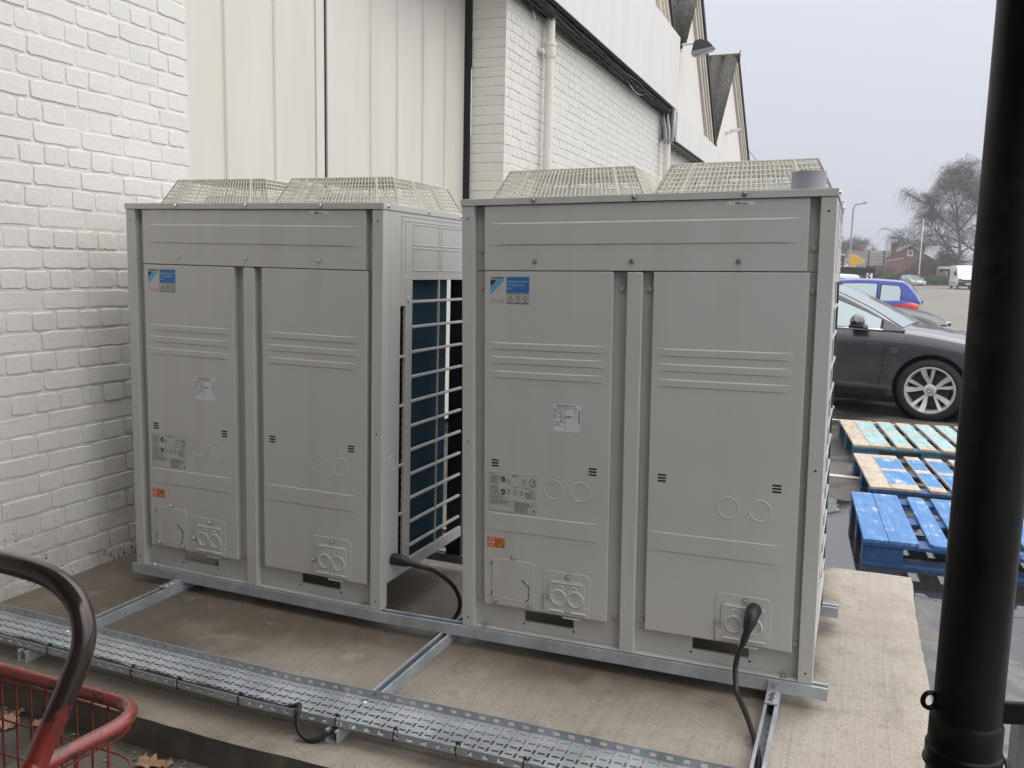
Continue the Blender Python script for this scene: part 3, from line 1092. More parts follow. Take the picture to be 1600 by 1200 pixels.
def stickers(t):
    Y = -.0016
    # maker's mark: word above a two-tone triangle
    lettering('DAIKIN', .110, 1.2865, Y, .0088, .052, M['navy_print'], t, italic=True, bold=True, name='brand_lettering')
    tri = flat(t, 'emblem', [[(.110, 1.2835), (.1335, 1.2835), (.110, 1.2610)]], Y, M['navy_print'])
    flat(tri, 'emblem_band', [[(.1365, 1.2835), (.1635, 1.2835), (.110, 1.2330), (.110, 1.2580)]], Y, M['sky_print'])
    lettering('R410A', .1105, 1.2035, Y, .0165, .0535, M['pink_print'], t, bold=True, name='refrigerant_print')
    o = sticker(t, 'product_label', .171, .2555, 1.2385, 1.2945, M['blue_print'])
    for i, (w, wd) in enumerate((('REFRIGERATION', .078), ('CONDENSING', .066), ('UNIT', .022))):
        lettering(w, .1735, 1.2745 - i * .0118, Y - .0004, .0072, wd, M['pale_print'], o)
    o = sticker(t, 'warning_label', .171, .2555, 1.202, 1.2372, M['label_grey'])
    ps = []
    for i in range(3):
        a, b = .1715 + .028 * i, .1715 + .028 * (i + 1)
        ps += [line((a, 1.2025), (a, 1.2368), .0012), line((b, 1.2025), (b, 1.2368), .0012)]
        ps += [line((a, 1.2025), (b, 1.2025), .0012), line((a + .004, 1.2345), (b - .004, 1.2345), .0018), line((a + .004, 1.2095), (b - .004, 1.2095), .0008), line((a + .004, 1.2070), (b - .006, 1.2070), .0008), line((a + .004, 1.2045), (b - .005, 1.2045), .0008)]
        cx = (a + b) / 2
        if i == 0:
            A, B, C = (cx - .0085, 1.2145), (cx + .0085, 1.2145), (cx, 1.2295)
            ps += [line(A, B, .0016), line(B, C, .0016), line(C, A, .0016), line((cx, 1.2175), (cx, 1.2245), .0022)]
        else:
            ps += ringpoly(cx, 1.2215, .0082, .0018) + [line((cx - .0052, 1.2267), (cx + .0052, 1.2163), .0017)]
    flat(o, 'warning_symbols', ps, Y - .0004, M['ink'])
    # rating plate
    o = sticker(t, 'rating_plate', .349, .4485, .762, .8595, M['label_white'])
    y = Y - .0004
    lettering('DAIKIN EUROPE N.V.', .3605, .8515, y, .0052, .072, M['ink'], o, bold=True)
    lettering('CONDENSING UNIT', .360, .8445, y, .0036, .074, M['ink'], o)
    ps = [line((.393, .765), (.393, .841), .0007), line((.350, .8415), (.447, .8415), .0006), line((.350, .824), (.393, .824), .0006), line((.350, .8105), (.393, .8105), .0006), line((.350, .7945), (.393, .7945), .0006)]
    r2 = random.Random(5)
    for z in (.838, .8345, .831, .8275, .8215, .8175, .814, .8075, .801, .7975, .7905, .787, .7835):
        x = .351
        while x < .389:
            w = r2.uniform(.003, .009)
            if r2.random() < .75:
                ps.append(line((x, z), (min(x + w, .391), z), .0016))
            x += w + r2.uniform(.0012, .006)
    ps += [line((.3955, .8165), (.416, .8165), .0022), line((.3955, .8135), (.414, .8135), .0014), line((.431, .834), (.431, .827), .0028), line((.429, .834), (.433, .834), .0014)]
    for k in range(22):
        ps.append(line((.4415, .8385 - k * .0021), (.4455, .8385 - k * .0021), .0009 + .0006 * (k % 3)))
    flat(o, 'small_print', ps, y, M['ink'])
    ce = []
    for cx in (.4315, .4375):
        ce += [line((cx + .0032 * cos(a), .8135 + .0042 * sin(a)), (cx + .0032 * cos(a + .4), .8135 + .0042 * sin(a + .4)), .0009) for a in [pi * .55 + .4 * i for i in range(5)]]
    ce.append(line((.4352, .8135), (.438, .8135), .0009))
    flat(o, 'conformity_mark', ce, y, M['ink'])
    # instruction sheet printed on grey film
    o = sticker(t, 'instruction_label', .107, .2885, .4535, .5945, M['label_grey'])
    ps = [line((.108, .5935), (.288, .5935), .0006), line((.108, .4545), (.288, .4545), .0008), line((.1075, .454), (.1075, .594), .0008), line((.288, .454), (.288, .594), .0008),
          line((.108, .494), (.288, .494), .0009), line((.108, .4775), (.205, .4775), .0009), line((.205, .454), (.205, .494), .001)]
    r2 = random.Random(8)
    def para(x0, x1, z0, z1, dz, w):
        z = z1
        while z > z0:
            x = x0
            e_ = x1 - r2.uniform(0, (x1 - x0) * .35)
            while x < e_:
                q = r2.uniform(.003, .010)
                ps.append(line((x, z), (min(x + q, e_), z), w))
                x += q + .0015
            z -= dz
    para(.109, .130, .588, .592, .004, .002)
    para(.112, .152, .552, .5845, .0042, .0018)
    para(.112, .152, .516, .5455, .0042, .0018)
    para(.110, .188, .498, .511, .0042, .0018)
    para(.112, .200, .481, .491, .0042, .0020)
    para(.208, .286, .480, .491, .0036, .0019)
    para(.208, .262, .458, .4765, .0036, .0019)
    para(.196, .225, .582, .590, .004, .0019)
    para(.196, .285, .5455, .5475, .004, .0018)
    para(.262, .286, .505, .540, .004, .0016)
    flat(o, 'small_print', ps, y, M['grey_ink'])
    ps = []
    def cube(x, z, s, w):
        q = [(x, z), (x + s * .6, z - s * .25), (x + s * .6, z + s * .7), (x, z + s)]
        for i in range(4):
            ps.append(line(q[i], q[(i + 1) % 4], w))
        q2 = [(x + s * .6, z - s * .25), (x + s, z), (x + s, z + s), (x + s * .6, z + s * .7)]
        for i in range(4):
            ps.append(line(q2[i], q2[(i + 1) % 4], w))
        ps.append(line((x, z + s), (x + s * .4, z + s * 1.25), w))
        ps.append(line((x + s * .4, z + s * 1.25), (x + s, z + s), w))
    cube(.155, .566, .013, .0032)
    cube(.155, .520, .013, .0032)
    cube(.264, .558, .020, .0018)
    cube(.235, .562, .014, .0010)
    cube(.174, .560, .012, .0009)
    cube(.174, .522, .014, .0009)
    for cx in (.208, .233):
        ps += ringpoly(cx, .527, .0075, .001, 10)
        ps.append(line((cx - .002, .516), (cx + .001, .538), .0012))
    cube(.247, .514, .014, .0016)
    ps.append([(.276, .462), (.284, .462), (.281, .474)])
    flat(o, 'diagrams', ps, y, M['ink'])
    # orange hazard label
    o = sticker(t, 'hazard_label', .1005, .169, .3165, .3535, M['orange'])
    A, B, C = (.134, .319), (.164, .319), (.149, .3465)
    flat(o, 'hazard_triangle', [[A, B, C]], y, M['ink'])
    flat(o, 'hazard_symbol', [[(.1385, .3215), (.1595, .3215), (.149, .3405)]], y - .0004, M['yellow_print'])
    flat(o, 'hazard_bolt', [[(.1485, .3385), (.1455, .329), (.149, .3305), (.1475, .3235), (.152, .332), (.149, .3312)]], y - .0008, M['ink'])
    flat(o, 'hazard_print', [bar(.108, .128, .3455, .3485), bar(.1055, .1125, .331, .338), bar(.1185, .1265, .331, .338), bar(.110, .122, .322, .325)], y, M['label_white'])
    # serial label at the top edge
    o = sticker(t, 'serial_label', .915, .999, 1.5215, 1.5335, M['label_white'])
    flat(o, 'small_print', [line((.941, 1.5295), (.953, 1.5295), .0022), line((.941, 1.5255), (.962, 1.5255), .0026), line((.964, 1.5255), (.978, 1.5255), .0026)], y, M['ink'])

def side_panel(t, flip):
    """right-hand (or, flipped, left-hand) formed side with the coil grille"""
    X = UW
    def P(y, z, out=0.0):
        x = X + out
        return (UW - x if flip else x, y, z)
    mb = MB()
    def bx(y0, y1, z0, z1, a=-.012, b=0.0):
        p, q = P(y0, z0, a), P(y1, z1, b)
        mb.box(min(p[0], q[0]), max(p[0], q[0]), y0, y1, z0, z1)
    TOP, BOT, OT = 1.541, .10, 1.283
    bx(.047, .131, BOT, TOP)                       # front flank
    bx(.131, .718, OT, TOP)                        # head
    bx(.172, .227, .148, OT)                       # post
    bx(.131, .172, 1.182, OT)
    bx(.047, .718, BOT - .002, .146, -.014, .0012)  # bottom rail
    for z in (.985, .79, .55, .35):
        bx(.131, .172, z - .005, z + .005)
    # pressed rectangles of the head
    for (y0, y1, z0, z1) in ((.225, .452, 1.318, 1.408), (.225, .452, 1.418, 1.500), (.47, .70, 1.318, 1.408), (.47, .70, 1.418, 1.500), (.133, .168, 1.318, 1.500), (.133, .700, 1.508, 1.528)):
        for a, b, c, d in ((y0, y1, z0, z0 + .003), (y0, y1, z1 - .003, z1), (y0, y0 + .003, z0, z1), (y1 - .003, y1, z0, z1)):
            bx(a, b, c, d, -.001, .0022)
    mb.build('side_panel', CAS, t, bevel=.0015)
    gr = MB()
    for i in range(12):
        z = 1.197 - i * .1
        if z < .15:
            break
        p, q = P(.227, 0, -.011), P(.70, 0, .0015)
        gr.prism([(z - .006, 0)], 'y', 0, 0) if False else None
        xa, xb = min(p[0], q[0]), max(p[0], q[0])
        gr.box(xa, xb, .227, .70, z - .0055, z + .0055)
    p, q = P(.461, 0, -.009), P(.461, 0, .0)
    gr.box(min(p[0], q[0]), max(p[0], q[0]), .456, .4655, .146, 1.283)
    gr.build('side_grille', CAS, t, bevel=.002)
    p, q = P(0, 0, -.055), P(0, 0, -.030)
    MB().box(min(p[0], q[0]), max(p[0], q[0]), .232, .592, .112, 1.30).build('coil', M['coil'], t)
    cu = MB()
    for i in range(32):
        z = .16 + i * .033
        px = P(0, 0, -.026)[0]
        cu.tube([(px, .150, z + .010 * cos(a)) if False else (px, .214 - .016 * sin(a), z + .010 * cos(a)) for a in [pi * k / 5 for k in range(6)]], .0048, 5)
    cu.build('return_bends', M['copper'], t, kind='stuff')
    p, q = P(0, 0, -.05), P(0, 0, -.045)
    MB().box(min(p[0], q[0]), max(p[0], q[0]), .10, .231, .112, 1.30).build('coil_end_sheet', M['void'], t)
    mb = MB()
    ang = [2 * pi * k / 24 for k in range(24)]
    mb.tube([P(.080 + .028 * cos(a), .575 + .031 * sin(a), .0) for a in ang], .0022, 5, closed=True)
    mb.build('knockout_ring', CAS, t)
    for (y, z) in ((.19, .712), (.20, 1.205)):
        c = P(y, z, 0)
        MB().lathe([(.016, 0), (.013, .002 * (-1 if flip else 1)), (.009, .0015 * (-1 if flip else 1)), (.006, .003 * (-1 if flip else 1)), (.0001, .003 * (-1 if flip else 1))], 14, c=c, axis='x', cap=False).build('recessed_screw', CAS, t, smooth=40)
    for (y, z) in ((.03, 1.553), (.35, 1.553), (.65, 1.553), (.72, 1.45), (.72, .8)):
        c = P(y, z, .002 if z > 1.54 else 0)
        s = -1 if flip else 1
        MB().lathe([(.0085, 0), (.0085, .0015 * s), (.006, .002 * s), (.006, .006 * s), (.0001, .0075 * s)], 10, c=c, axis='x', cap=False).build('screw', M['bright_steel'], t, smooth=40)

def guard(t, x0, x1, y0, y1):
    z0, H, ins = UH + .004, .108, .052
    X0, X1, Y0, Y1, Z1 = x0 + ins, x1 - ins, y0 + ins, y1 - ins, z0 + H
    fr = MB()
    r = .0036
    fr.tube([(x0, y0, z0), (x1, y0, z0), (x1, y1, z0), (x0, y1, z0)], r, 6, closed=True)
    fr.tube([(X0, Y0, Z1), (X1, Y0, Z1), (X1, Y1, Z1), (X0, Y1, Z1)], r, 6, closed=True)
    for fx in (0, .16, .84, 1):
        for (ya, yb) in ((y0, Y0), (y1, Y1)):
            fr.tube([(x0 + (x1 - x0) * fx, ya, z0), (X0 + (X1 - X0) * fx, yb, Z1)], r, 6)
    for fy in (0, .33, .67, 1):
        for (xa, xb) in ((x0, X0), (x1, X1)):
            fr.tube([(xa, y0 + (y1 - y0) * fy, z0), (xb, Y0 + (Y1 - Y0) * fy, Z1)], r, 6)
    o = fr.build('fan_guard', M['guard'], t)
    w = MB()
    q = .0022
    n = 34
    for i in range(1, n):
        f = i / n
        xa, xb = x0 + (x1 - x0) * f, X0 + (X1 - X0) * f
        w.tube([(xa, y0, z0), (xb, Y0, Z1), (xb, Y1, Z1), (xa, y1, z0)], q, 4, cap=False)
    m_ = 30
    for i in range(1, m_):
        f = i / m_
        ya, yb = y0 + (y1 - y0) * f, Y0 + (Y1 - Y0) * f
        if i % 2:
            w.tube([(x0, ya, z0), (X0, yb, Z1), (X1, yb, Z1), (x1, ya, z0)], q, 4, cap=False)
        else:
            w.tube([(x0, ya, z0), (X0, yb, Z1)], q, 4, cap=False)
            w.tube([(x1, ya, z0), (X1, yb, Z1)], q, 4, cap=False)
    for k in range(1, 7):
        f = k / 7
        a = ins * f
        w.tube([(x0 + a, y0 + a, z0 + H * f), (x1 - a, y0 + a, z0 + H * f), (x1 - a, y1 - a, z0 + H * f), (x0 + a, y1 - a, z0 + H * f)], q, 4, closed=True)
    w.build('guard_wires', M['guard'], o, kind='stuff')
    cx, cy = (x0 + x1) / 2, (y0 + y1) / 2
    MB().lathe([(.235, 0), (.222, .02), (.215, .05), (.208, .05), (.208, -.05)], 32, c=(cx, cy, UH - .002), cap=False).build('fan_collar', CAS, t, smooth=40)
    bl = MB()
    bl.lathe([(.0001, .045), (.055, .042), (.065, .02), (.065, 0)], 20, c=(cx, cy, UH - .002), cap=False)
    for k in range(4):
        a0 = k * pi / 2
        for sg in range(4):
            r0, r1 = .064 + .034 * sg, .064 + .034 * (sg + 1)
            q = []
            for r_, w in ((r0, .35 + .05 * sg), (r1, .40 + .05 * sg)):
                q += [(cx + r_ * cos(a0 - w), cy + r_ * sin(a0 - w), UH + .006), (cx + r_ * cos(a0 + w), cy + r_ * sin(a0 + w), UH + .034)]
            bl.quad(q[0], q[1], q[3], q[2])
    bl.build('fan', M['dark_steel'], t)

def make_unit():
    t = thing('condensing_unit', 'x', 'condenser cabinet', group='pair of grey condenser cabinets on the plinth')
    # front: posts, head panel, two service panels, centre post
    for xa, xb in ((0, .046), (UW - .046, UW)):
        MB().box(xa, xb, -.0035, .047, 0, 1.5405).build('corner_post', CAS, t, bevel=.002)
    for xa, xb in ((0, .075), (UW - .075, UW)):
        MB().box(xa, xb, .718, UD, 0, 1.5405).build('rear_post', M['dark_steel'], t, bevel=.002)  # dark colour paints in the shade on these sheet-metal posts
    mb = MB()
    mb.box(.086, 1.163, -.001, .036, 1.3165, 1.5395)
    mb.plateau(.105, 1.142, 1.402, 1.480, -.001, .0022, .0045, .05)
    mb.build('head_panel', CAS, t, bevel=.0022)
    service_panel(t, .087, .553, .098, 1.3135, .121, .511)
    service_panel(t, .690, 1.172, .096, 1.3135, .722, 1.118)
    MB().box(.602, .653, -.004, .03, .0015, 1.3125).build('centre_post', CAS, t, bevel=.003)
    # screw channels between the panels
    for xa, xb, z0, z1 in ((.047, .0858, .10, 1.3135), (.5535, .6015, .10, 1.3135), (.6535, .6895, .09, 1.3135), (1.1725, 1.193, .09, 1.3135), (.047, .0858, 1.3165, 1.539), (1.1635, 1.193, 1.3165, 1.539)):
        MB().box(xa, xb, .0265, .034, z0, z1).build('screw_channel', CAS, t)
        for z in ((1.257, .118) if z1 < 1.4 else (1.387,)):
            obj('recessed_screw', DIMPLE, t, (max(.063, min(1.181, (xa + xb) / 2)), .0264, z))
    for x in (.276, .615, .958):
        obj('screw', SCREW, t, (x, -.001, 1.348))
    for x in (.27, .62, .97):
        obj('screw', SCREW, t, (x, -.0065, 1.554))
    for x, z in ((.023, 1.497), (.023, .70), (.023, .035), (1.217, 1.497), (1.217, .70), (1.217, .035)):
        MB().disc(x, z, -.0038, .0036, 10, .0004).build('bolt_hole', M['void'], t)
    for x, z in ((.130, .630), (.495, .6295), (.7355, .632), (1.104, .631)):
        vents(t, x, z)
    blank_plate(t, .121, .284, .104, .276)
    knockout_plate(t, .318, .494, .104, .258)
    knockout_plate(t, .925, 1.105, .104, .264)
    stickers(t)
    # base tray with the lifting slots
    mb = MB()
    sheet_holes(mb, .046, 1.194, .004, .13, .030, [(.235, .425, .040, .082), (.848, 1.036, .040, .082)], .012)
    mb.box(.046, 1.194, .0, .030, .0005, .0035)
    mb.build('base_tray', CAS, t)
    hl = MB()
    for x in (.18, .235, .425, .845, 1.04, .74, 1.10):
        hl.disc(x, .030 if x in (.235, .425, .845, 1.04) else .088, .0294, .0042, 10)
    hl.build('drain_hole', M['void'], t)
    for x in (.085, 1.150):
        MB().lathe([(.013, 0), (.013, .003), (.0085, .003), (.0085, .010), (.0001, .010)], 6, c=(x, .014, .0035), cap=False).build('anchor_bolt', M['bright_steel'], t)
    # deep sheets of the tray inside, top deck, lid rim
    MB().box(.05, 1.19, .05, .72, .088, .098).build('floor_sheet', CAS, t)
    mb = MB()
    mb.box(-.0015, UW + .0015, -.0065, -.003, 1.541, UH)
    mb.box(-.0015, UW + .0015, UD, UD + .0035, 1.541, UH)
    mb.box(-.0035, -.0015, -.0065, UD + .0035, 1.541, UH)
    mb.box(UW + .0015, UW + .0035, -.0065, UD + .0035, 1.541, UH)
    mb.box(-.0015, UW + .0015, -.003, UD, 1.5525, UH)
    mb.build('top_cover', CAS, t, bevel=.0015)
    side_panel(t, False)
    side_panel(t, True)
    # back: coil, stiles
    MB().box(.08, 1.00, .722, .742, .112, 1.30).build('rear_coil', M['coil'], t)
    MB().box(.076, 1.164, .745, .762, 1.283, 1.5395).build('rear_head', CAS, t)
    MB().box(.076, 1.164, .745, .762, .02, .11).build('rear_rail', CAS, t)
    MB().box(.10, 1.00, .10, .11, .112, 1.30).build('inner_sheet', M['void'], t)
    guard(t, .055, .620, .135, .705)
    guard(t, .650, 1.222, .135, .705)
    return t
ua = make_unit()
ua['label'] = 'grey condenser cabinet next to the white brick wall, its cable plugged into the side'
ua.location = (-.354476739 - UW, 0, 0)
ua.rotation_euler = (0, .00712, 0)
index_kids()
ub = copy_tree(ua)
ub['label'] = 'grey condenser cabinet nearer the car park, with a black cable in its front plate'
ub.location = (0, 0, 0)
ub.rotation_euler = (0, -.0167148578, 0)
# ------------------------------------------------------------------ rails, tray, cables
GAL = M['galv']
def strut_pts(w=.041, h=.041, t=.0026, lip=.0095, ret=.008):
    """open-topped channel as closed outline (across, up), top at 0"""
    a = w / 2
    return [(-a, -h), (a, -h), (a, 0), (a - lip, 0), (a - lip, -ret), (a - lip + t, -ret), (a - lip + t, -t), (a - t, -t), (a - t, -h + t), (-a + t, -h + t), (-a + t, -t), (-a + lip - t, -t), (-a + lip - t, -ret), (-a + lip, -ret), (-a + lip, 0), (-a, 0)]
def strut_x(name, x0, x1, y, label, ztop=0.0):
    mb = MB()
    xs = sorted({x0, x1, *[b for b in (-1.6, -.354, 0, 1.24) if x0 < b < x1]})
    prof = strut_pts()
    n = len(prof)
    vs = [(x, y + p[0], ztop + p[1] + sag(x) - .0006) for x in xs for p in prof]
    fs = [tuple(range(n)), tuple((len(xs) - 1) * n + i for i in range(n))]
    for k in range(len(xs) - 1):
        fs += [(k * n + i, k * n + (i + 1) % n, (k + 1) * n + (i + 1) % n, (k + 1) * n + i) for i in range(n)]
    mb.add(vs, fs)
    return tag(mb.build(name, GAL), label, 'steel rail', 'steel channel rails carrying the cabinets')
strut_x('support_rail', -1.612, 1.287, .0085, 'galvanised front rail under the feet of both cabinets, nearest the cable tray')
strut_x('support_rail', -1.612, 1.300, .742, 'galvanised rear rail, only its cut end showing behind the right cabinet')
def strut_y(xc, y0, y1, label, angle):
    z0 = -.041 + sag(xc) - .0012
    t = thing('cross_rail', label, 'steel rail', (xc, 0, z0), group='cross rails on the concrete plinth')
    mb = MB()
    w, h, th = .0205, .041, .0026
    for s in (-1, 1):
        mb.prism([(s * w, -h), (s * w, 0), (s * (w - .0095), 0), (s * (w - .0095), -.008), (s * (w - .007), -.008), (s * (w - .007), -th), (s * (w - th), -th), (s * (w - th), -h)], 'y', y0, y1)
    # slotted web
    p = .05
    y = y0
    mb.box(-w + th, -.0065, y0, y1, -h, -h + th)
    mb.box(.0065, w - th, y0, y1, -h, -h + th)
    while y < y1:
        mb.box(-.0065, .0065, y, min(y + .022, y1), -h, -h + th - .0002)
        y += p
    mb.build('channel', GAL, t)
    if angle:
        mb = MB()
        up = -sag(xc) + sag(xc)
        mb.box(-.02, .02, -.105, -.0195, .0015, .0070)
        mb.box(-.02, .02, -.0194, -.0138, .0015, .0425)
        mb.build('angle_bracket', GAL, t)
        for yy in (-.055, -.085):
            MB().lathe([(.0125, .0075), (.0125, .010), (.0085, .010), (.0085, .017), (.0001, .017)], 6, c=(.002, yy, 0), cap=False).build('bolt', M['bright_steel'], t)
        MB().lathe([(.0085, -.019), (.0085, -.021), (.0055, -.021), (.0055, -.0225), (.0001, -.0225)], 8, c=(0, 0, .026), axis='y', cap=False).build('bolt', M['bright_steel'], t)
    return t
strut_y(-1.352, -.768, .80, 'cross rail by the left cabinet, short bracket at its rail joint', True)
strut_y(-.068, -.768, .80, 'cross rail running out from between the two cabinets', False)
strut_y(1.124, -.768, .80, 'cross rail at the right-hand end, the black cable lying in its slot', True)

def cable_tray():
    t = thing('cable_tray', 'long perforated galvanised cable tray in front of the cabinets', 'cable tray', (0, 0, 0))
    X0, X1 = -1.885, 1.262
    YN, YF = -.748, -.553
    ZB, ZT = -.0405, -.014
    pitch = .0425
    xs = []
    x = X0
    kinds = []                      # per x-cell: 'd' dash, 's' slash, '-' solid
    while x < X1 - pitch:
        for w, k in ((.0035, '-'), (.0225, 'd'), (.0045, '-'), (.0082, 's'), (.0038, '-')):
            xs.append(x)
            kinds.append(k)
            x += w
    xs.append(x)
    ys = [YN]
    rows = []
    for i in range(5):
        c = YN + .0235 + i * .0370
        for a, k in ((c - .0115, '-'), (c - .0043, 's'), (c + .0043, 'b'), (c + .0115, 's')):
            ys.append(a)
            rows.append(k)
    ys.append(YF)
    rows.append('-')
    ny = len(ys)
    mb = MB()
    vs = [(x, y, ZB + sag(x)) for x in xs for y in ys]
    fs = []
    for i in range(len(xs) - 1):
        for j in range(ny - 1):
            k, r = kinds[i], rows[j]
            if (k == 'd' and r == 'b') or (k == 's' and r in 'sb'):
                continue
            fs.append((i * ny + j, (i + 1) * ny + j, (i + 1) * ny + j + 1, i * ny + j + 1))
    mb.add(vs, fs)
    o = mb.build('tray_bed', GAL, t)
    so = o.modifiers.new('sheet', 'SOLIDIFY')
    so.thickness = .0014
    # sides with slots
    def flange(y, name, yo):
        mb = MB()
        xb = [X0]
        kinds = []
        x = X0
        while x < X1 - .06:
            for w, k in ((.0165, '-'), (.019, 'h'), (.012, '-')):
                x += w
                xb.append(x)
                kinds.append(k)
        zs = [ZB, ZB + .0075, ZB + .0185, ZT]
        vs = [(x, y, z + sag(x)) for x in xb for z in zs]
        fs = []
        for i in range(len(xb) - 1):
            for j in range(3):
                if kinds[i] == 'h' and j == 1:
                    continue
                fs.append((i * 4 + j, (i + 1) * 4 + j, (i + 1) * 4 + j + 1, i * 4 + j + 1))
        mb.add(vs, fs)
        # rolled edge
        n = len(mb.v)
        mb.tube([(x, y + yo, ZT + sag(x)) for x in xb], .0016, 5)
        o = mb.build(name, GAL, t)
        so = o.modifiers.new('sheet', 'SOLIDIFY')
        so.thickness = .0012
    flange(YN, 'near_side', .0)
    flange(YF, 'far_side', -.0)
    for x, y in ((-1.35, -.58), (-.068, -.58), (-.068, -.715), (-1.352, -.715), (1.124, -.60)):
        MB().lathe([(.012, 0), (.011, .0015), (.006, .003), (.006, .0045), (.0001, .005)], 12, c=(x, y, ZB + sag(x) + .0006), cap=False).build('bolt', M['bright_steel'], t, smooth=40)
cable_tray()

def smooth_path(pts, n=8):
    P = [Vector(p) for p in pts]
    P = [P[0] * 2 - P[1]] + P + [P[-1] * 2 - P[-2]]
    out = []
    for i in range(1, len(P) - 2):
        a, b, c, d = P[i - 1], P[i], P[i + 1], P[i + 2]
        for k in range(n):
            t = k / n
            out.append(.5 * ((2 * b) + (c - a) * t + (2 * a - 5 * b + 4 * c - d) * t * t + (3 * b - 3 * c + d - a) * t ** 3))
    out.append(P[-2])
    return out
CB = M['cable']
# cable along the near side of the tray, looping over the edge
t = thing('control_cable', 'black cable tied along the near side of the tray and looping over its edge', 'cable', (-.18, -.74, -.02))
o = t.location
pts = [(x, -.7368 + .0022 * sin(x * 23), -.0195 + sag(x) + .0022 * sin(x * 31)) for x in [-1.88 + .06 * i for i in range(28)]]
pts += [(-.215, -.737, -.012), (-.195, -.747, .000), (-.182, -.768, -.006), (-.176, -.785, -.035), (-.158, -.790, -.066), (-.128, -.788, -.078), (-.098, -.775, -.070), (-.076, -.75, -.052), (-.062, -.715, -.05)]
MB().tube([Vector(p) - o for p in smooth_path(pts, 4)], [.0068] * 4000 if False else .0078, 8).build('sheath', CB, t, smooth=60)
for x in (-1.62, -1.247, -.864, -.668, -.423, -.21, -.065, .132, .333, .536, .75):
    z = sag(x)
    mb = MB()
    ring_ = [(x, -.7510, -.0425 + z), (x, -.7510, -.0118 + z), (x, -.742, -.0105 + z), (x + .002, -.7285, -.014 + z), (x + .002, -.7285, -.034 + z), (x, -.735, -.0425 + z)]
    mb.tube([Vector(p) - o for p in ring_], .0021, 5, closed=True)
    mb.box(x - .004 - o.x, x + .004 - o.x, -.742 - o.y, -.734 - o.y, -.012 + z - o.z, -.0045 + z - o.z)
    mb.build('cable_tie', CB, t)
# right-hand cabinet: plug and cable dropping into the cross rail
a = -.0167148578
def on_right(x, z, y):
    return Vector((x * cos(a) + z * sin(a), y, -x * sin(a) + z * cos(a)))
def cable(label, plug, pts, r, group='black cables plugged into the cabinets'):
    t = thing('power_cable', label, 'cable', plug[0], group=group)
    o = Vector(plug[0])
    P = [Vector(p) - o for p in smooth_path(plug, 3)]
    n = len(P)
    rs = [lerp_tab([(0, .024), (.12, .0235), (.45, .021), (.62, .0145), (.64, .0125), (.95, .0118), (1, .0095)], i / (n - 1)) for i in range(n)]
    MB().tube(P, rs, 14).build('plug', CB, t, smooth=35)
    MB().tube([Vector(p) - o for p in smooth_path(pts, 8)], r, 10).build('sheath', CB, t, smooth=60)
p0 = on_right(1.052, .226, -.006)
pl = [p0, p0 + Vector((-.004, -.028, -.010)), p0 + Vector((-.010, -.045, -.038)), p0 + Vector((-.017, -.052, -.070)), p0 + Vector((-.024, -.056, -.098))]
e = pl[-1]
cable('black cable hanging from the front plate of the right cabinet into the slotted cross rail', pl,
      [pl[-2], e, e + Vector((-.014, -.006, -.045)), (1.006, -.075, .055), (1.020, -.115, .002), (1.058, -.20, -.018), (1.092, -.29, -.035), (1.115, -.37, -.052), (1.124, -.46, -.062), (1.126, -.60, -.064), (1.127, -.78, -.064)], .0088)
p0 = Vector((-.350, .084, .177))
pl = [p0, p0 + Vector((.035, .002, -.002)), p0 + Vector((.062, .006, -.006)), p0 + Vector((.092, .012, -.013)), p0 + Vector((.118, .022, -.022))]
e = pl[-1]
cable('black cable curving out of the flank of the left cabinet down to the plinth', pl,
      [pl[-2], e, (-.188, .135, .135), (-.128, .165, .080), (-.098, .175, .020), (-.098, .165, -.030), (-.112, .14, -.058), (-.120, .06, -.0725), (-.108, -.05, -.074)], .0088)

# grey pipe stub standing on the top cover
p = on_right(1.150, UH + .001, .085)
t = tag(MB().lathe([(.0001, 0), (.052, 0), (.052, .058), (.0485, .058), (.0485, .004)], 32, cap=False).build('pipe_collar', M['grey_plastic'], smooth=40), 'grey plastic pipe collar standing on the lid of the right cabinet', 'pipe collar')
t.location = p

# ------------------------------------------------------------------ the hall above: fascia, gables, pipes
FX = -1.68
t = thing('fascia', 'white boarded fascia high on the hall wall, nearer and deeper section', 'fascia', (FX, 3.9, 3.95))
for i, (ya, yb) in enumerate(((3.0, 6.45), (6.45, 9.9), (9.9, 11.55))):
    MB().box(-.03, 0, ya - 3.9 + .0015, yb - 3.9 - .0015, 0, 1.13).build('panel', M['fascia'], t, bevel=.003)
MB().box(-.20, -.031, -.9, 7.65, 1.09, 1.125).build('coping', M['fascia'], t)
t = thing('fascia', 'white fascia farther along the hall wall, lower section ending by the last gable', 'fascia', (FX, 11.6, 3.47))
for ya, yb in ((11.6, 14.6), (14.6, 18.2)):
    MB().box(-.03, 0, ya - 11.6 + .0015, yb - 11.6 - .0015, 0, .46 if ya > 14 else .47).build('panel', M['fascia'], t, bevel=.003)
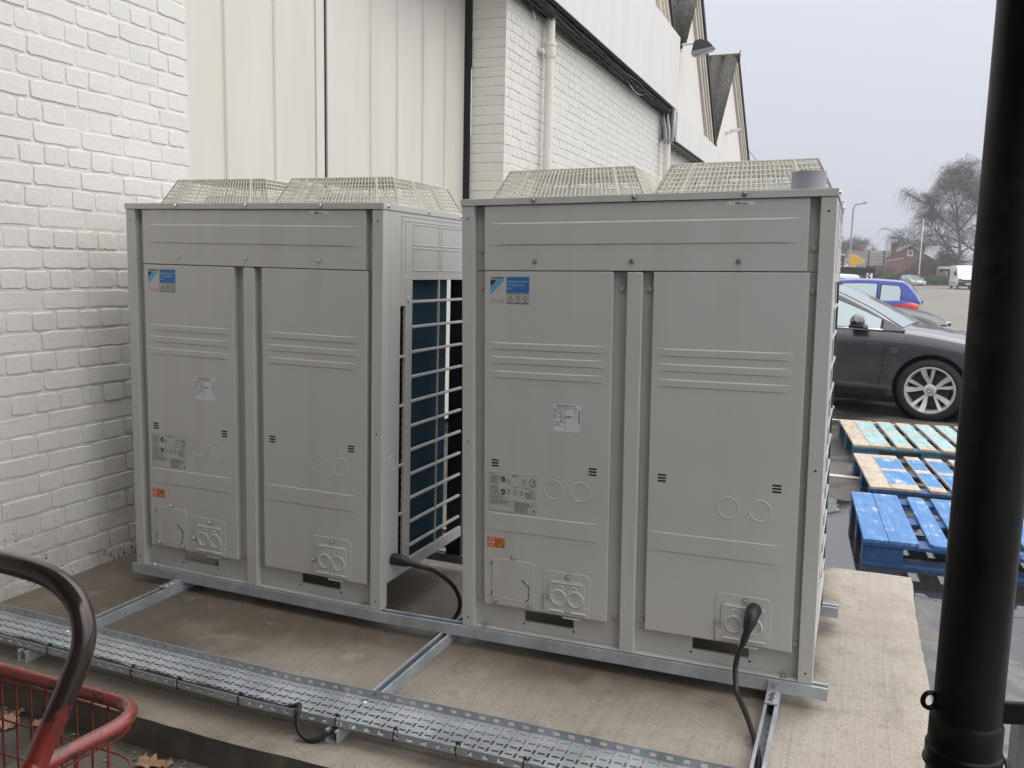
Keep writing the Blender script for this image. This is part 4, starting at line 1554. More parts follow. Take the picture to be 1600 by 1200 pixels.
# dark basket of cables behind the fascia edge
t = thing('cable_basket', 'dark wire basket of cables running under the white fascia', 'cable tray', (-1.79, 4.0, 3.93))
mb = MB()
for dx, dz in ((-.12, -.03), (-.06, -.09), (0, -.09), (.05, -.07), (.085, 0)):
    mb.tube([(dx, -1.0, dz), (dx, 7.5, dz)], .007, 5)
for i in range(28):
    y = -1.0 + i * .3
    mb.tube([(-.15, y, .06), (-.12, y, -.03), (-.07, y, -.09), (.05, y, -.08), (.085, y, 0)], .006, 5)
mb.build('wires', M['dark_steel'], t)
for k in range(7):
    rr = random.Random(k)
    pts = [(-.11 + .028 * k + rr.uniform(-.02, .02), -1 + .6 * i, -.06 + rr.uniform(-.02, .05)) for i in range(15)]
    MB().tube(smooth_path(pts, 3), .014, 5).build('cable', CB, t, smooth=60)
MB().box(-.10, .09, -1.0, 7.5, .02, .025).build('lid', M['void'], t)
MB().box(-.204, -.19, -1.0, 7.5, -.01, .02).build('back_strip', M['void'], t)
t = thing('cable_basket', 'short dark cable basket under the lower far fascia', 'cable tray', (-1.79, 12.0, 3.45))
mb = MB()
for dx, dz in ((-.095, 0), (-.05, -.03), (.05, -.03), (.085, 0)):
    mb.tube([(dx, -.3, dz), (dx, 6.0, dz)], .006, 5)
for i in range(18):
    y = -.3 + i * .35
    mb.tube([(-.095, y, .0), (-.08, y, -.03), (.07, y, -.03), (.085, y, 0)], .005, 5)
mb.build('wires', M['dark_steel'], t)
MB().box(-.10, .09, -.3, 6.0, .10, .105).build('lid', M['dark_steel'], t)
# loose wires
for lab, pts, r in (('thin pale wire clipped along the white wall below the cable basket', [(WX + .012, 4.95, 4.06), (WX + .012, 6.2, 3.80), (WX + .014, 7.6, 3.83), (WX + .012, 9.5, 3.84), (WX + .012, 12.2, 3.84)], .008),
                    ('thin pale wire hanging in a curve beside the top of the drainpipe', [(WX + .02, 4.95, 4.25), (WX + .03, 5.2, 4.02), (WX + .03, 5.42, 3.86), (WX + .03, 5.50, 3.80), (WX + .03, 5.52, 4.2)], .007),
                    ('thin wire drooping below the cable basket near its far end', [(-1.80, 8.6, 3.93), (-1.79, 8.95, 3.83), (-1.79, 9.4, 3.80), (-1.79, 9.9, 3.90)], .006)):
    t = tag(MB().tube(smooth_path(pts, 6), r, 5).build('wire', M['pipe_white'], smooth=60), lab, 'wire')
# drainpipe with socket and clip
t = thing('drainpipe', 'cream drainpipe with a socket joint on the white brick wall', 'drainpipe', (WX + .085, 5.80, -.2))
MB().tube([(0, 0, 0), (0, 0, 3.72)], .048, 20).build('lower_pipe', M['pipe_white'], t, smooth=60)
MB().tube([(0, 0, 3.80), (0, 0, 5.2)], .046, 20).build('upper_pipe', M['pipe_white'], t, smooth=60)
MB().lathe([(.048, 3.66), (.058, 3.68), (.060, 3.70), (.060, 3.785), (.066, 3.79), (.066, 3.815), (.058, 3.825), (.047, 3.83)], 24, cap=False).build('socket', M['pipe_white'], t, smooth=35)
mb = MB()
mb.box(-.085, -.03, -.12, -.06, 3.70, 3.75)
mb.lathe([(.020, -.15), (.020, -.06)], 10, c=(-.045, 0, 3.725), axis='y')
mb.build('clip', M['pipe_white'], t)
# second pipe with the open conduit box
t = thing('drainpipe', 'white pipe under the conduit box where the fascia steps down', 'drainpipe', (-1.775, 11.35, -.2))
MB().tube([(0, 0, 0), (0, 0, 3.70)], .055, 16).build('pipe', M['pipe_white'], t, smooth=60)
t = thing('conduit_box', 'open grey conduit frame with bent cables below the end of the fascia', 'conduit box', (-1.77, 11.30, 3.42))
mb = MB()
for z in (0, .50):
    mb.box(-.11, .10, -.03, .03, z, z + .035)
mb.box(.075, .10, -.03, .03, .036, .499)
mb.box(-.11, -.095, -.03, .03, .036, .499)
mb.build('frame', M['galv_post'], t)
for k in range(4):
    rr = random.Random(k + 40)
    pts = [(-.07 + .04 * k, 0, .56), (-.09 + .04 * k + rr.uniform(-.03, .02), -.03, .4), (-.05 + .03 * k, -.035, .2), (-.03 + .025 * k, -.01, -.03)]
    MB().tube(smooth_path(pts, 6), .013, 6).build('cable', M['pipe_white'] if k % 2 else M['galv_post'], t, smooth=60)
MB().box(-.10, .09, .04, .05, .036, .499).build('back_plate', M['galv_post'], t)

# gabled bays of the hall: brick gable, mouldings, verge and mossy corrugated slopes
GX = -1.9
def roof_bay(label, ya, za, yl, zl, yr, zr, last=False):
    t = thing('gable_roof', label, 'gable', (GX, ya, za), group='gabled bays of the white hall')
    p = lambda y, z: (y - ya, z - za)
    zb = (4.27 if ya < 12 else 3.3) - za
    MB().prism([(yl - ya, zb), (yr - ya, zb), p(yr, zr - .1), p(ya, za - .1), p(yl, zl - .1)], 'x', -.25, 0).build('gable_wall', M['brick'], t)
    for side, (y1, z1) in (('l', (yl, zl)), ('r', (yr, zr))):
        A, B = Vector((ya, za)), Vector((y1, z1))
        d = (B - A).normalized()
        nrm = Vector((-d.y, d.x))
        if nrm.y > 0:
            nrm = -nrm
        def strip(o0, o1, x0, x1, mat, name, ext=.0):
            a0, a1 = A + nrm * o0 - Vector((ya, za)), B + d * ext + nrm * o0 - Vector((ya, za))
            b0, b1 = A + nrm * o1 - Vector((ya, za)), B + d * ext + nrm * o1 - Vector((ya, za))
            MB().prism([tuple(a0), tuple(a1), tuple(b1), tuple(b0)], 'x', x0, x1).build(name, mat, t)
        if side == 'l':
            strip(-.035, .040, .002, .035, M['verge'], 'verge', .02)
        else:
            strip(-.035, .070, .002, .150, M['verge'], 'verge', .02)
            strip(.0705, .17, .002, .115, M['trim'], 'moulding')
            strip(.1705, .25, .002, .085, M['trim'], 'moulding')
            strip(.2505, .35, .002, .055, M['trim'], 'moulding')
        # corrugated cement slope running back from the gable
        ln = (B - A).length
        mb = MB()
        n = 60
        xs = [.10 - 9.0 * i / n / 1.0 * .55 for i in range(n + 1)]
        top = []
        up = -nrm
        for i, x in enumerate(xs):
            ph = (i % 4)
            h = (.0, .07, .115, .07)[ph]
            for q in (0, 1):
                P = (A if q == 0 else B) - Vector((ya, za)) + up * (.035 + h)
                top.append((x, P.x, P.y))
        mb.add(top, [(2 * i, 2 * i + 1, 2 * i + 3, 2 * i + 2) for i in range(n)])
        o = mb.build('roof_slope', M['roof'], t, smooth=80)
        s_ = o.modifiers.new('sheet', 'SOLIDIFY')
        s_.thickness = .02
        s_.offset = 1
    MB().tube([(.14, 0, .07), (-5, 0, .07)], .085, 10).build('ridge_cap', M['moss'], t, smooth=60)
    MB().box(.142, .155, -.03, .03, -.05, .22).build('finial', M['verge'], t)
    return t
roof_bay('gabled bay nearest the camera, mostly cut off by the top of the picture', 10.1, 6.5, 8.3, 4.75, 11.6, 5.05)
roof_bay('middle gabled bay with the floodlight on its mouldings', 13.63, 6.42, 12.62, 5.22, 16.15, 3.92)
roof_bay('farthest gabled bay, the one with a small camera under its verge', 18.77, 6.36, 16.15, 3.92, 21.75, 4.30)
tag(MB().box(-9, WX - .26, 12.8, 21.5, -.2, 3.9).build('hall_block', M['brick']), 'white end of the long hall beyond the fascia', 'hall')
MB().box(WX - .25, WX - .01, 12.61, 21.5, -.2, 3.9).build('side_wall', M['brick'], bpy.data.objects['hall_block'])

# floodlight
t = thing('floodlight', 'dark floodlight on a white arm in front of the middle gable', 'floodlight', (-1.83, 12.55, 5.22))
MB().tube([(-.06, 0, 0), (.60, 0, .04)], .032, 10).build('arm', M['pipe_white'], t, smooth=60)
mb = MB()
mb.prism([(.30, -.24), (.36, .06), (.56, .12), (.80, .05), (.96, -.10), (.985, -.16)], 'y', -.14, .14)
mb.build('housing', M['lamp_dark'], t, bevel=.012)
MB().prism([(.29, -.26), (.30, -.37), (.42, -.405), (1.00, -.21), (1.03, -.17), (.98, -.155)], 'y', -.16, .16).build('rim', M['lamp_grey'], t, bevel=.008)
MB().prism([(.42, -.412), (.44, -.425), (.99, -.237), (.99, -.216)], 'y', -.13, .13).build('glass', M['lens_grey'], t)
MB().tube([(.45, 0, .04), (.60, 0, .06)], .05, 10).build('clamp', M['lamp_dark'], t)
t.scale = (.52, .52, .52)
MB().tube([(-.07, 0, 0), (-.07, -.02, -.2), (-.02, 0, -.22)], .006, 5).build('wire', M['black_trim'], t)
# small camera on the last gable
t = thing('security_camera', 'small white security camera on the farthest gable', 'camera', (-1.87, 18.2, 4.62))
t.scale = (.62, .62, .62)
MB().box(-.03, .02, -.06, .06, -.10, .05).build('wall_plate', M['pipe_white'], t)
MB().tube([(0, 0, -.03), (.12, 0, -.04), (.2, 0, .02)], .02, 8).build('arm', M['pipe_white'], t, smooth=60)
MB().prism([(.08, .0), (.10, .11), (.48, .10), (.55, .075), (.47, -.01)], 'y', -.07, .07).build('body', M['white_car'], t, bevel=.01)
MB().prism([(.40, -.02), (.475, -.012), (.548, .062), (.46, .05)], 'y', -.06, .06).build('lens', M['black_trim'], t)
t = tag(MB().tube(smooth_path([(-1.7, 20.9, 4.55), (-1.2, 26, 4.0), (0, 40, 3.8)], 8), .009, 4).build('wire', CB), 'thin black wire sloping away from the last gable against the sky', 'wire')

# ------------------------------------------------------------------ black pipe in the right foreground
px_, py_ = 1.4405, -1.771
t = thing('downpipe', 'black painted downpipe close to the camera on the right', 'downpipe', (px_, py_, -.2))
MB().tube([(0, 0, 1.038), (0, 0, 3.2)], .0345, 40).build('upper_pipe', M['black_pipe'], t, smooth=60)
MB().lathe([(.0365, 0), (.0365, .983), (.0382, .988), (.0392, .998), (.0392, 1.005), (.0372, 1.0075), (.0372, 1.038), (.0345, 1.043)], 40, cap=False).build('lower_pipe', M['black_pipe'], t, smooth=35)
MB().tube([(.041 * cos(2 * pi * k / 40) + .003, .041 * sin(2 * pi * k / 40), .990 + .004 * cos(2 * pi * k / 40)) for k in range(40)], .003, 6, closed=True).build('band', M['black_pipe'], t, smooth=60)
mb = MB()
c_, s_ = cos(-YAW), sin(-YAW)
def off(dx, dy, z):
    return (dx * c_ - dy * s_, dx * s_ + dy * c_, z)
mb.tube([off(-.0405 + .0075 * cos(2 * pi * k / 14), .004, 1.058 + .009 * sin(2 * pi * k / 14)) for k in range(14)], .0028, 6, closed=True)
mb.build('ear', M['black_pipe'], t, smooth=60)
MB().tube([off(-.030, .006, 2.06), off(-.0415, .006, 2.06)], .009, 8).build('clip', M['black_pipe'], t, smooth=60)
mb = MB()
mb.add([off(x, y, z) for z in (1.028, 1.054) for x, y in ((.030, .010), (.125, .005), (.125, .012), (.030, .017))], [(0, 1, 2, 3), (4, 5, 6, 7), (0, 1, 5, 4), (1, 2, 6, 5), (2, 3, 7, 6), (3, 0, 4, 7)])
mb.build('strap', M['black_pipe'], t, bevel=.002)
q = Vector(off(.102, .03, 0)) + Vector((px_, py_, 0))
tag(MB().box(q.x - .02, q.x + .05, q.y, q.y + .05, -.2, .815).build('post', M['galv_post']), 'pale grey post at the lower right corner behind the black downpipe', 'post')

# ------------------------------------------------------------------ unseen behind the camera: added wall and canopy that shade this corner
t = wall_core('brick_wall', [(-6.0, 2.6, -5.2, -4.85, -.2, 4.3)], M['wall_behind'], 'unseen brick wall of the building opposite the cabinets, added for its shade', 'wall')
t = thing('shade_canopy', 'flat canopy added out of view to shade the corner where the trolley stands', 'shade_canopy', (0, -4.8, 2.8))
MB().box(-6.0, 1.62, -.04, 3.50, 0, .14).build('deck', M['soffit'], t)
MB().box(-6.0, 1.62, 3.502, 3.54, -.06, .20).build('edge_board', M['soffit'], t)

# ------------------------------------------------------------------ red trolley
t = thing('trolley', 'worn red wire basket trolley with a bent tube handle', 'trolley', (0.0, -1.9, -.2))
o = Vector(t.location)
def ray_pt(x, y, D):
    return CAM_P + (_f + _r * ((x - 800) / FPX) - _u * ((y - 600) / FPX)) * D - o
hp = [ray_pt(-420, 838, 1.52), ray_pt(-200, 855, 1.42), ray_pt(-60, 868, 1.33), ray_pt(20, 882, 1.28), ray_pt(85, 905, 1.245), ray_pt(122, 945, 1.225), ray_pt(131, 1000, 1.215), ray_pt(112, 1062, 1.21), ray_pt(85, 1125, 1.205), ray_pt(60, 1185, 1.20), ray_pt(48, 1240, 1.195), ray_pt(40, 1330, 1.19)]
hp[-1] = hp[-2] + Vector((0, 0, -.25))
MB().tube(smooth_path(hp, 10), .0163, 18).build('handle', M['handle'], t, smooth=60)
RZ = .55 + .2
def fillet(poly, r, n=8):
    out = []
    m_ = len(poly)
    for i in range(m_):
        p, a, b = Vector(poly[i]), Vector(poly[i - 1]), Vector(poly[(i + 1) % m_])
        u, w = (a - p).normalized(), (b - p).normalized()
        for k in range(n + 1):
            t_ = k / n
            A, B = p + u * r, p + w * r
            out.append((1 - t_) ** 2 * A + 2 * t_ * (1 - t_) * p + t_ ** 2 * B)
    return [tuple(q) for q in out]
rim = fillet([(.205, .18, RZ), (.145, -.36, RZ), (-1.0, -.36, RZ), (-1.0, .18, RZ)], .085)
MB().tube(rim, .0128, 14, closed=True).build('rim', M['red_tube'], t, smooth=60)
low = [(x * .97 - .01, y * .95, .30) for x, y, z in rim]
MB().tube(low, .009, 8, closed=True).build('lower_ring', M['red_tube'], t, smooth=60)
def wire(pts, r=.0022):
    MB().tube(pts, r, 6).build('basket_wire', M['red_wire'], t, smooth=60)
for i in range(30):
    x = .110 - i * .0385
    wire([(x, .178, RZ), (x * .97 - .01, .172, .30)])
for i in range(7):
    y = .10 - i * .06
    wire([(.194 - .111 * (.10 - y), y, RZ), (.178 - .111 * (.10 - y), y * .95, .30)])
for i in range(16):
    x = .05 - i * .065
    wire([(x, -.36, RZ), (x * .97 - .01, -.342, .30)])
for k, z in enumerate((RZ - .022, RZ - .10, RZ - .17, RZ - .24, RZ - .31, RZ - .38)):
    f = (RZ - z) / (RZ - .30)
    pts = [(x + (x * .97 - .01 - x) * f, y * (1 - .05 * f), z) for x, y, _ in rim]
    MB().tube(pts, .002, 5, closed=True).build('basket_wire', M['red_wire'], t, smooth=60)
mb = MB()
for x in (.15, -.95):
    for y in (.15, -.33):
        mb.tube([(x, y, .30), (x, y, .10)], .011, 8)
mb.build('legs', M['red_tube'], t)
for x in (.15, -.95):
    for y in (.15, -.33):
        MB().lathe([(.0001, -.016), (.05, -.016), (.058, -.01), (.058, .01), (.05, .016), (.0001, .016)], 16, c=(x, y, .058), axis='y', cap=False).build('wheel', M['rubber'], t, smooth=40)
MB().tube(smooth_path([(.19, .05, .55), (.20, -.02, .545), (.17, -.10, .55), (.10, -.17, .56)], 6), .0016, 5).build('loose_wire', M['bright_steel'], t)

# fallen leaves and grit on the ground under the trolley
def leaf(x, y, s, rot, seed, label):
    rr = random.Random(seed)
    n = 15
    out = []
    for i in range(n):
        a = 2 * pi * i / n
        r = s * (1 + .16 * (1 if i % 3 == 0 else -.35) + rr.uniform(-.14, .14)) * (1.25 if abs(a - pi) > 2.4 else .85)
        out.append((r * cos(a), r * sin(a) * .8, s * (.12 + .38 * rr.random() * (i % 2))))
    mid = [(p[0] * .5, p[1] * .5, p[2] * .35 + s * .10 * rr.random()) for p in out]
    mb = MB()
    mb.add(out + mid + [(0, 0, s * .06)], [(i, (i + 1) % n, n + (i + 1) % n, n + i) for i in range(n)] + [(n + i, n + (i + 1) % n, 2 * n) for i in range(n)])
    mb.tube([(s * 1.2, 0, s * .15), (s * 1.7, s * .1, s * .3)], s * .03, 4)
    o = mb.build('dead_leaf', M['leaf'])
    o.location = (x, y, -.1955)
    o.rotation_euler = (rr.uniform(-.15, .15), rr.uniform(-.15, .15), rot)
    so = o.modifiers.new('sheet', 'SOLIDIFY')
    so.thickness = .0008
    tag(o, label, 'leaf', 'dead leaves on the ground by the plinth')
leaf(-.62, -.93, .040, .4, 1, 'large curled brown leaf right of the red basket')
leaf(-.56, -.915, .026, 2.0, 2, 'smaller dark leaf just right of the large curled one')
leaf(-1.20, -.94, .045, 2.6, 3, 'long brown leaf seen through the basket wires, nearest the handle')
leaf(-1.10, -.895, .038, .7, 4, 'brown leaf against the foot of the plinth behind the basket')
leaf(-1.24, -.89, .028, 1.2, 5, 'grey brown leaf at the left edge behind the basket')
leaf(-.86, -.97, .022, 4.2, 6, 'tiny leaf scrap in the middle of the ground under the basket')
rr = random.Random(77)
mb = MB()
for i in range(420):
    x, y = rr.uniform(-1.85, .4), rr.uniform(-1.5, -.87)
    if rr.random() < .5:
        y = -.87 - abs(rr.gauss(0, .06))
    s = rr.uniform(.002, .007)
    mb.obox(Matrix.Translation((x, y, -.199 + s * .5)) @ Matrix.Rotation(rr.uniform(0, 3), 4, 'Z') @ Matrix.Rotation(rr.uniform(0, .6), 4, 'X'), s * rr.uniform(.8, 2.2), s, s * .6)
o = mb.build('grit', M['concrete'])
tag(o, 'loose grit and crumbs along the foot of the plinth', 'grit')
o['kind'] = 'stuff'
mb = MB()
for i in range(110):
    x, y = rr.uniform(-1.8, 1.5), rr.choice((rr.uniform(-.84, 0), rr.uniform(-.5, 1.3)))
    s = rr.uniform(.0010, .0030)
    mb.obox(Matrix.Translation((x, y, PADZ + sag(x) + s * .3)) @ Matrix.Rotation(rr.uniform(0, 3), 4, 'Z'), s * rr.uniform(.8, 2.5), s, s * .7)
o = mb.build('crumbs', M['bark'])
tag(o, 'dark crumbs scattered on the concrete plinth', 'grit')
o['kind'] = 'stuff'

# ------------------------------------------------------------------ pallets
def board(t, name, x0, x1, y0, y1, z0, z1, mat, cut=None):
    mb = MB()
    cx, cy, cz = (x0 + x1) / 2, (y0 + y1) / 2, (z0 + z1) / 2
    if cut:
        c = cut
        pl = [(x0 - cx + c, y0 - cy), (x1 - cx - c, y0 - cy), (x1 - cx, y0 - cy + c * 2), (x1 - cx, y1 - cy - c * 2), (x1 - cx - c, y1 - cy), (x0 - cx + c, y1 - cy), (x0 - cx, y1 - cy - c * 2), (x0 - cx, y0 - cy + c * 2)]
        mb.prism(pl, 'z', z0 - cz, z1 - cz)
    else:
        mb.box(x0 - cx, x1 - cx, y0 - cy, y1 - cy, z0 - cz, z1 - cz)
    o = mb.build(name, mat, t, bevel=.003)
    o.location = (cx, cy, cz)
    return o
def pallet(label, loc, rz, depth, boards, deck, edge, bare=None, seed=1):
    rr = random.Random(seed)
    t = thing('pallet', label, 'pallet', loc, rz, 'blue pallets lying by the puddle')
    w = max(b[1] for b in boards)
    for y in (0.0, depth / 2 - .07, depth - .14):
        board(t, 'bottom_board', 0, w, y, y + .14, .0, .022, edge)
        board(t, 'stringer_board', 0, w, y, y + .14, .108, .128, edge)
        for x, bw in ((0, .20), (w / 2 - .07, .145), (w - .15, .15)):
            board(t, 'block', x + .002, x + bw, y + .006, y + .134, .0225, .1075, edge)
    for i, (a, b, kind) in enumerate(boards):
        z = rr.uniform(-.0015, .0015)
        base = bare if bare and kind != 'p' else deck
        o = board(t, 'top_board', a, b, rr.uniform(-.004, .004), depth + rr.uniform(-.004, .004), .1285, .149 + z, base, .018 if kind == 'c' else None)
        if bare and kind != 'b':
            cx, cy, cz = (a + b) / 2, depth / 2, (.1285 + .149 + z) / 2
            e = .006
            for y0, y1 in ((.13, depth * .48), (depth * .56, depth - .12)):
                yl, yh = y0 + rr.uniform(-.012, .012) - cy, y1 + rr.uniform(-.012, .012) - cy
                xl, xh = a + e - cx, b - e - cx
                k_ = 7
                pl = [(xl + (xh - xl) * i / k_, yl + rr.gauss(0, .005)) for i in range(k_ + 1)] + [(xh + rr.gauss(0, .001), yl + (yh - yl) * i / 6) for i in range(1, 6)] + [(xh - (xh - xl) * i / k_, yh + rr.gauss(0, .005)) for i in range(k_ + 1)]
                q = MB().prism(pl, 'z', .149 + z - cz - .001, .149 + z - cz + .0006)
                q.build('paint_patch', deck, o)
    return t
pallet('blue pallet nearest the plinth, standing in the puddle', (1.398, 2.005, -.196), radians(4), 1.06,
       [(0, .125, 'p'), (.1265, .272, 'p'), (.325, .425, 'c'), (.465, .60, 'p'), (.645, .745, 'p'), (.79, .925, 'p'), (.97, 1.06, 'p'), (1.075, 1.20, 'p')], M['pal_blue'], M['pal_edge'], None, 3)
pallet('middle pallet, bright blue patches on pale timber', (1.441, 3.27, -.196), radians(6), 1.12,
       [(0, .13, 'b'), (.132, .31, 'd'), (.365, .47, 'd'), (.51, .63, 'd'), (.68, .80, 'd'), (.85, .96, 'd'), (1.0, 1.20, 'd')], M['pal_blue2'], M['pal_edge'], M['pal_bare'], 4)
pallet('farthest pallet, faded aqua patches, next to the grey car', (1.325, 4.755, -.196), radians(6.5), 1.30,
       [(0, .13, 'b'), (.132, .29, 'd'), (.335, .46, 'd'), (.505, .63, 'd'), (.675, .80, 'd'), (.845, .97, 'd'), (1.015, 1.17, 'd')], M['pal_aqua'], M['pal_teal'], M['pal_bare'], 5)
# ------------------------------------------------------------------ vehicles
def tab(t):
    return lambda x: lerp_smooth(t, x)
def lerp_smooth(t, x):
    if x <= t[0][0]:
        return t[0][1]
    if x >= t[-1][0]:
        return t[-1][1]
    for i in range(len(t) - 1):
        if x <= t[i + 1][0]:
            x0, y0 = t[i]
            x1, y1 = t[i + 1]
            def m(k):
                if k <= 0:
                    return (t[1][1] - t[0][1]) / (t[1][0] - t[0][0])
                if k >= len(t) - 1:
                    return (t[-1][1] - t[-2][1]) / (t[-1][0] - t[-2][0])
                a = (t[k][1] - t[k - 1][1]) / (t[k][0] - t[k - 1][0])
                b = (t[k + 1][1] - t[k][1]) / (t[k + 1][0] - t[k][0])
                if a * b <= 0:
                    return 0
                return 2 * a * b / (a + b)
            h = x1 - x0
            u = (x - x0) / h
            return (2 * u ** 3 - 3 * u ** 2 + 1) * y0 + (u ** 3 - 2 * u ** 2 + u) * h * m(i) + (-2 * u ** 3 + 3 * u ** 2) * y1 + (u ** 3 - u ** 2) * h * m(i + 1)

def make_wheel(t, x, y, r, side, detail):
    """side -1: outer face towards -y"""
    w = bpy.data.objects.new('wheel', None)
    COL.objects.link(w)
    w.parent = t
    w.location = (x, y, r)
    s = side
    MB().lathe([(r * .68, -.10 * s), (r * .90, -.105 * s), (r * .985, -.085 * s), (r, -.05 * s), (r, .05 * s), (r * .985, .085 * s), (r * .90, .108 * s), (r * .80, .112 * s), (r * .715, .098 * s), (r * .70, .085 * s), (r * .68, -.10 * s)], 40, axis='y', cap=False).build('tyre', M['rubber'], w, smooth=40)
    if not detail:
        mb = MB()
        mb.lathe([(.0001, .075 * s), (r * .62, .07 * s), (r * .70, .09 * s)], 20, axis='y', cap=False)
        mb.build('rim', M['alloy'], w, smooth=30)
        return
    mb = MB()
    mb.lathe([(r * .765, .096 * s), (r * .755, .110 * s), (r * .715, .110 * s), (r * .68, .09 * s), (r * .655, .03 * s), (r * .64, -.08 * s)], 48, axis='y', cap=False)
    mb.lathe([(.0001, .078 * s), (r * .10, .078 * s), (r * .19, .070 * s), (r * .20, .04 * s)], 24, axis='y', cap=False)
    for k in range(5):
        a0 = 2 * pi * k / 5 + .42
        for da, bend, wid in ((-.17, -.10, .042), (.20, .16, .064)):
            pts = []
            for i in range(7):
                f = i / 6
                rr_ = r * (.15 + .545 * f)
                a = a0 + da * (.25 + .95 * f) + bend * sin(pi * f) * .55
                pts.append((rr_, a, .058 + .040 * f ** 1.3, wid * (.55 + .5 * f)))
            vs = []
            for rr_, a, yy, wd in pts:
                c = Vector((rr_ * cos(a), rr_ * sin(a)))
                nrm = Vector((-sin(a), cos(a)))
                for q, yo in ((-.5, -.022), (-.42, .0), (.42, .0), (.5, -.022)):
                    p = c + nrm * wd * q
                    vs.append((p.x, (yy + yo) * s, p.y))
            fs = []
            for i in range(6):
                for j in range(3):
                    fs.append((i * 4 + j, i * 4 + j + 1, (i + 1) * 4 + j + 1, (i + 1) * 4 + j))
            fs += [(0, 1, 2, 3), (24, 25, 26, 27)]
            mb.add(vs, fs)
    mb.build('rim', M['alloy'], w, smooth=35)
    MB().lathe([(.0001, .020 * s), (r * .56, .020 * s), (r * .56, .0), (r * .66, -.01 * s)], 32, axis='y', cap=False).build('brake_disc', M['dark_steel'], w, smooth=40)
    MB().lathe([(.0001, .0885 * s), (r * .082, .0875 * s), (r * .098, .080 * s), (r * .098, .07 * s)], 20, axis='y', cap=False).build('hub_cap', M['lamp_grey'], w, smooth=40)
    MB().lathe([(r * .045, .0889 * s), (r * .055, .0905 * s), (r * .066, .0889 * s)], 18, axis='y', cap=False).build('hub_ring', M['chrome'], w, smooth=40)
    nb = MB()
    for k in range(5):
        a = 2 * pi * k / 5 + .42 + pi / 5
        nb.lathe([(.0001, .070 * s), (.016, .069 * s), (.020, .058 * s)], 10, c=(r * .185 * cos(a), 0, r * .185 * sin(a)), axis='y', cap=False)
    nb.build('wheel_bolts', M['dark_steel'], w, smooth=40)

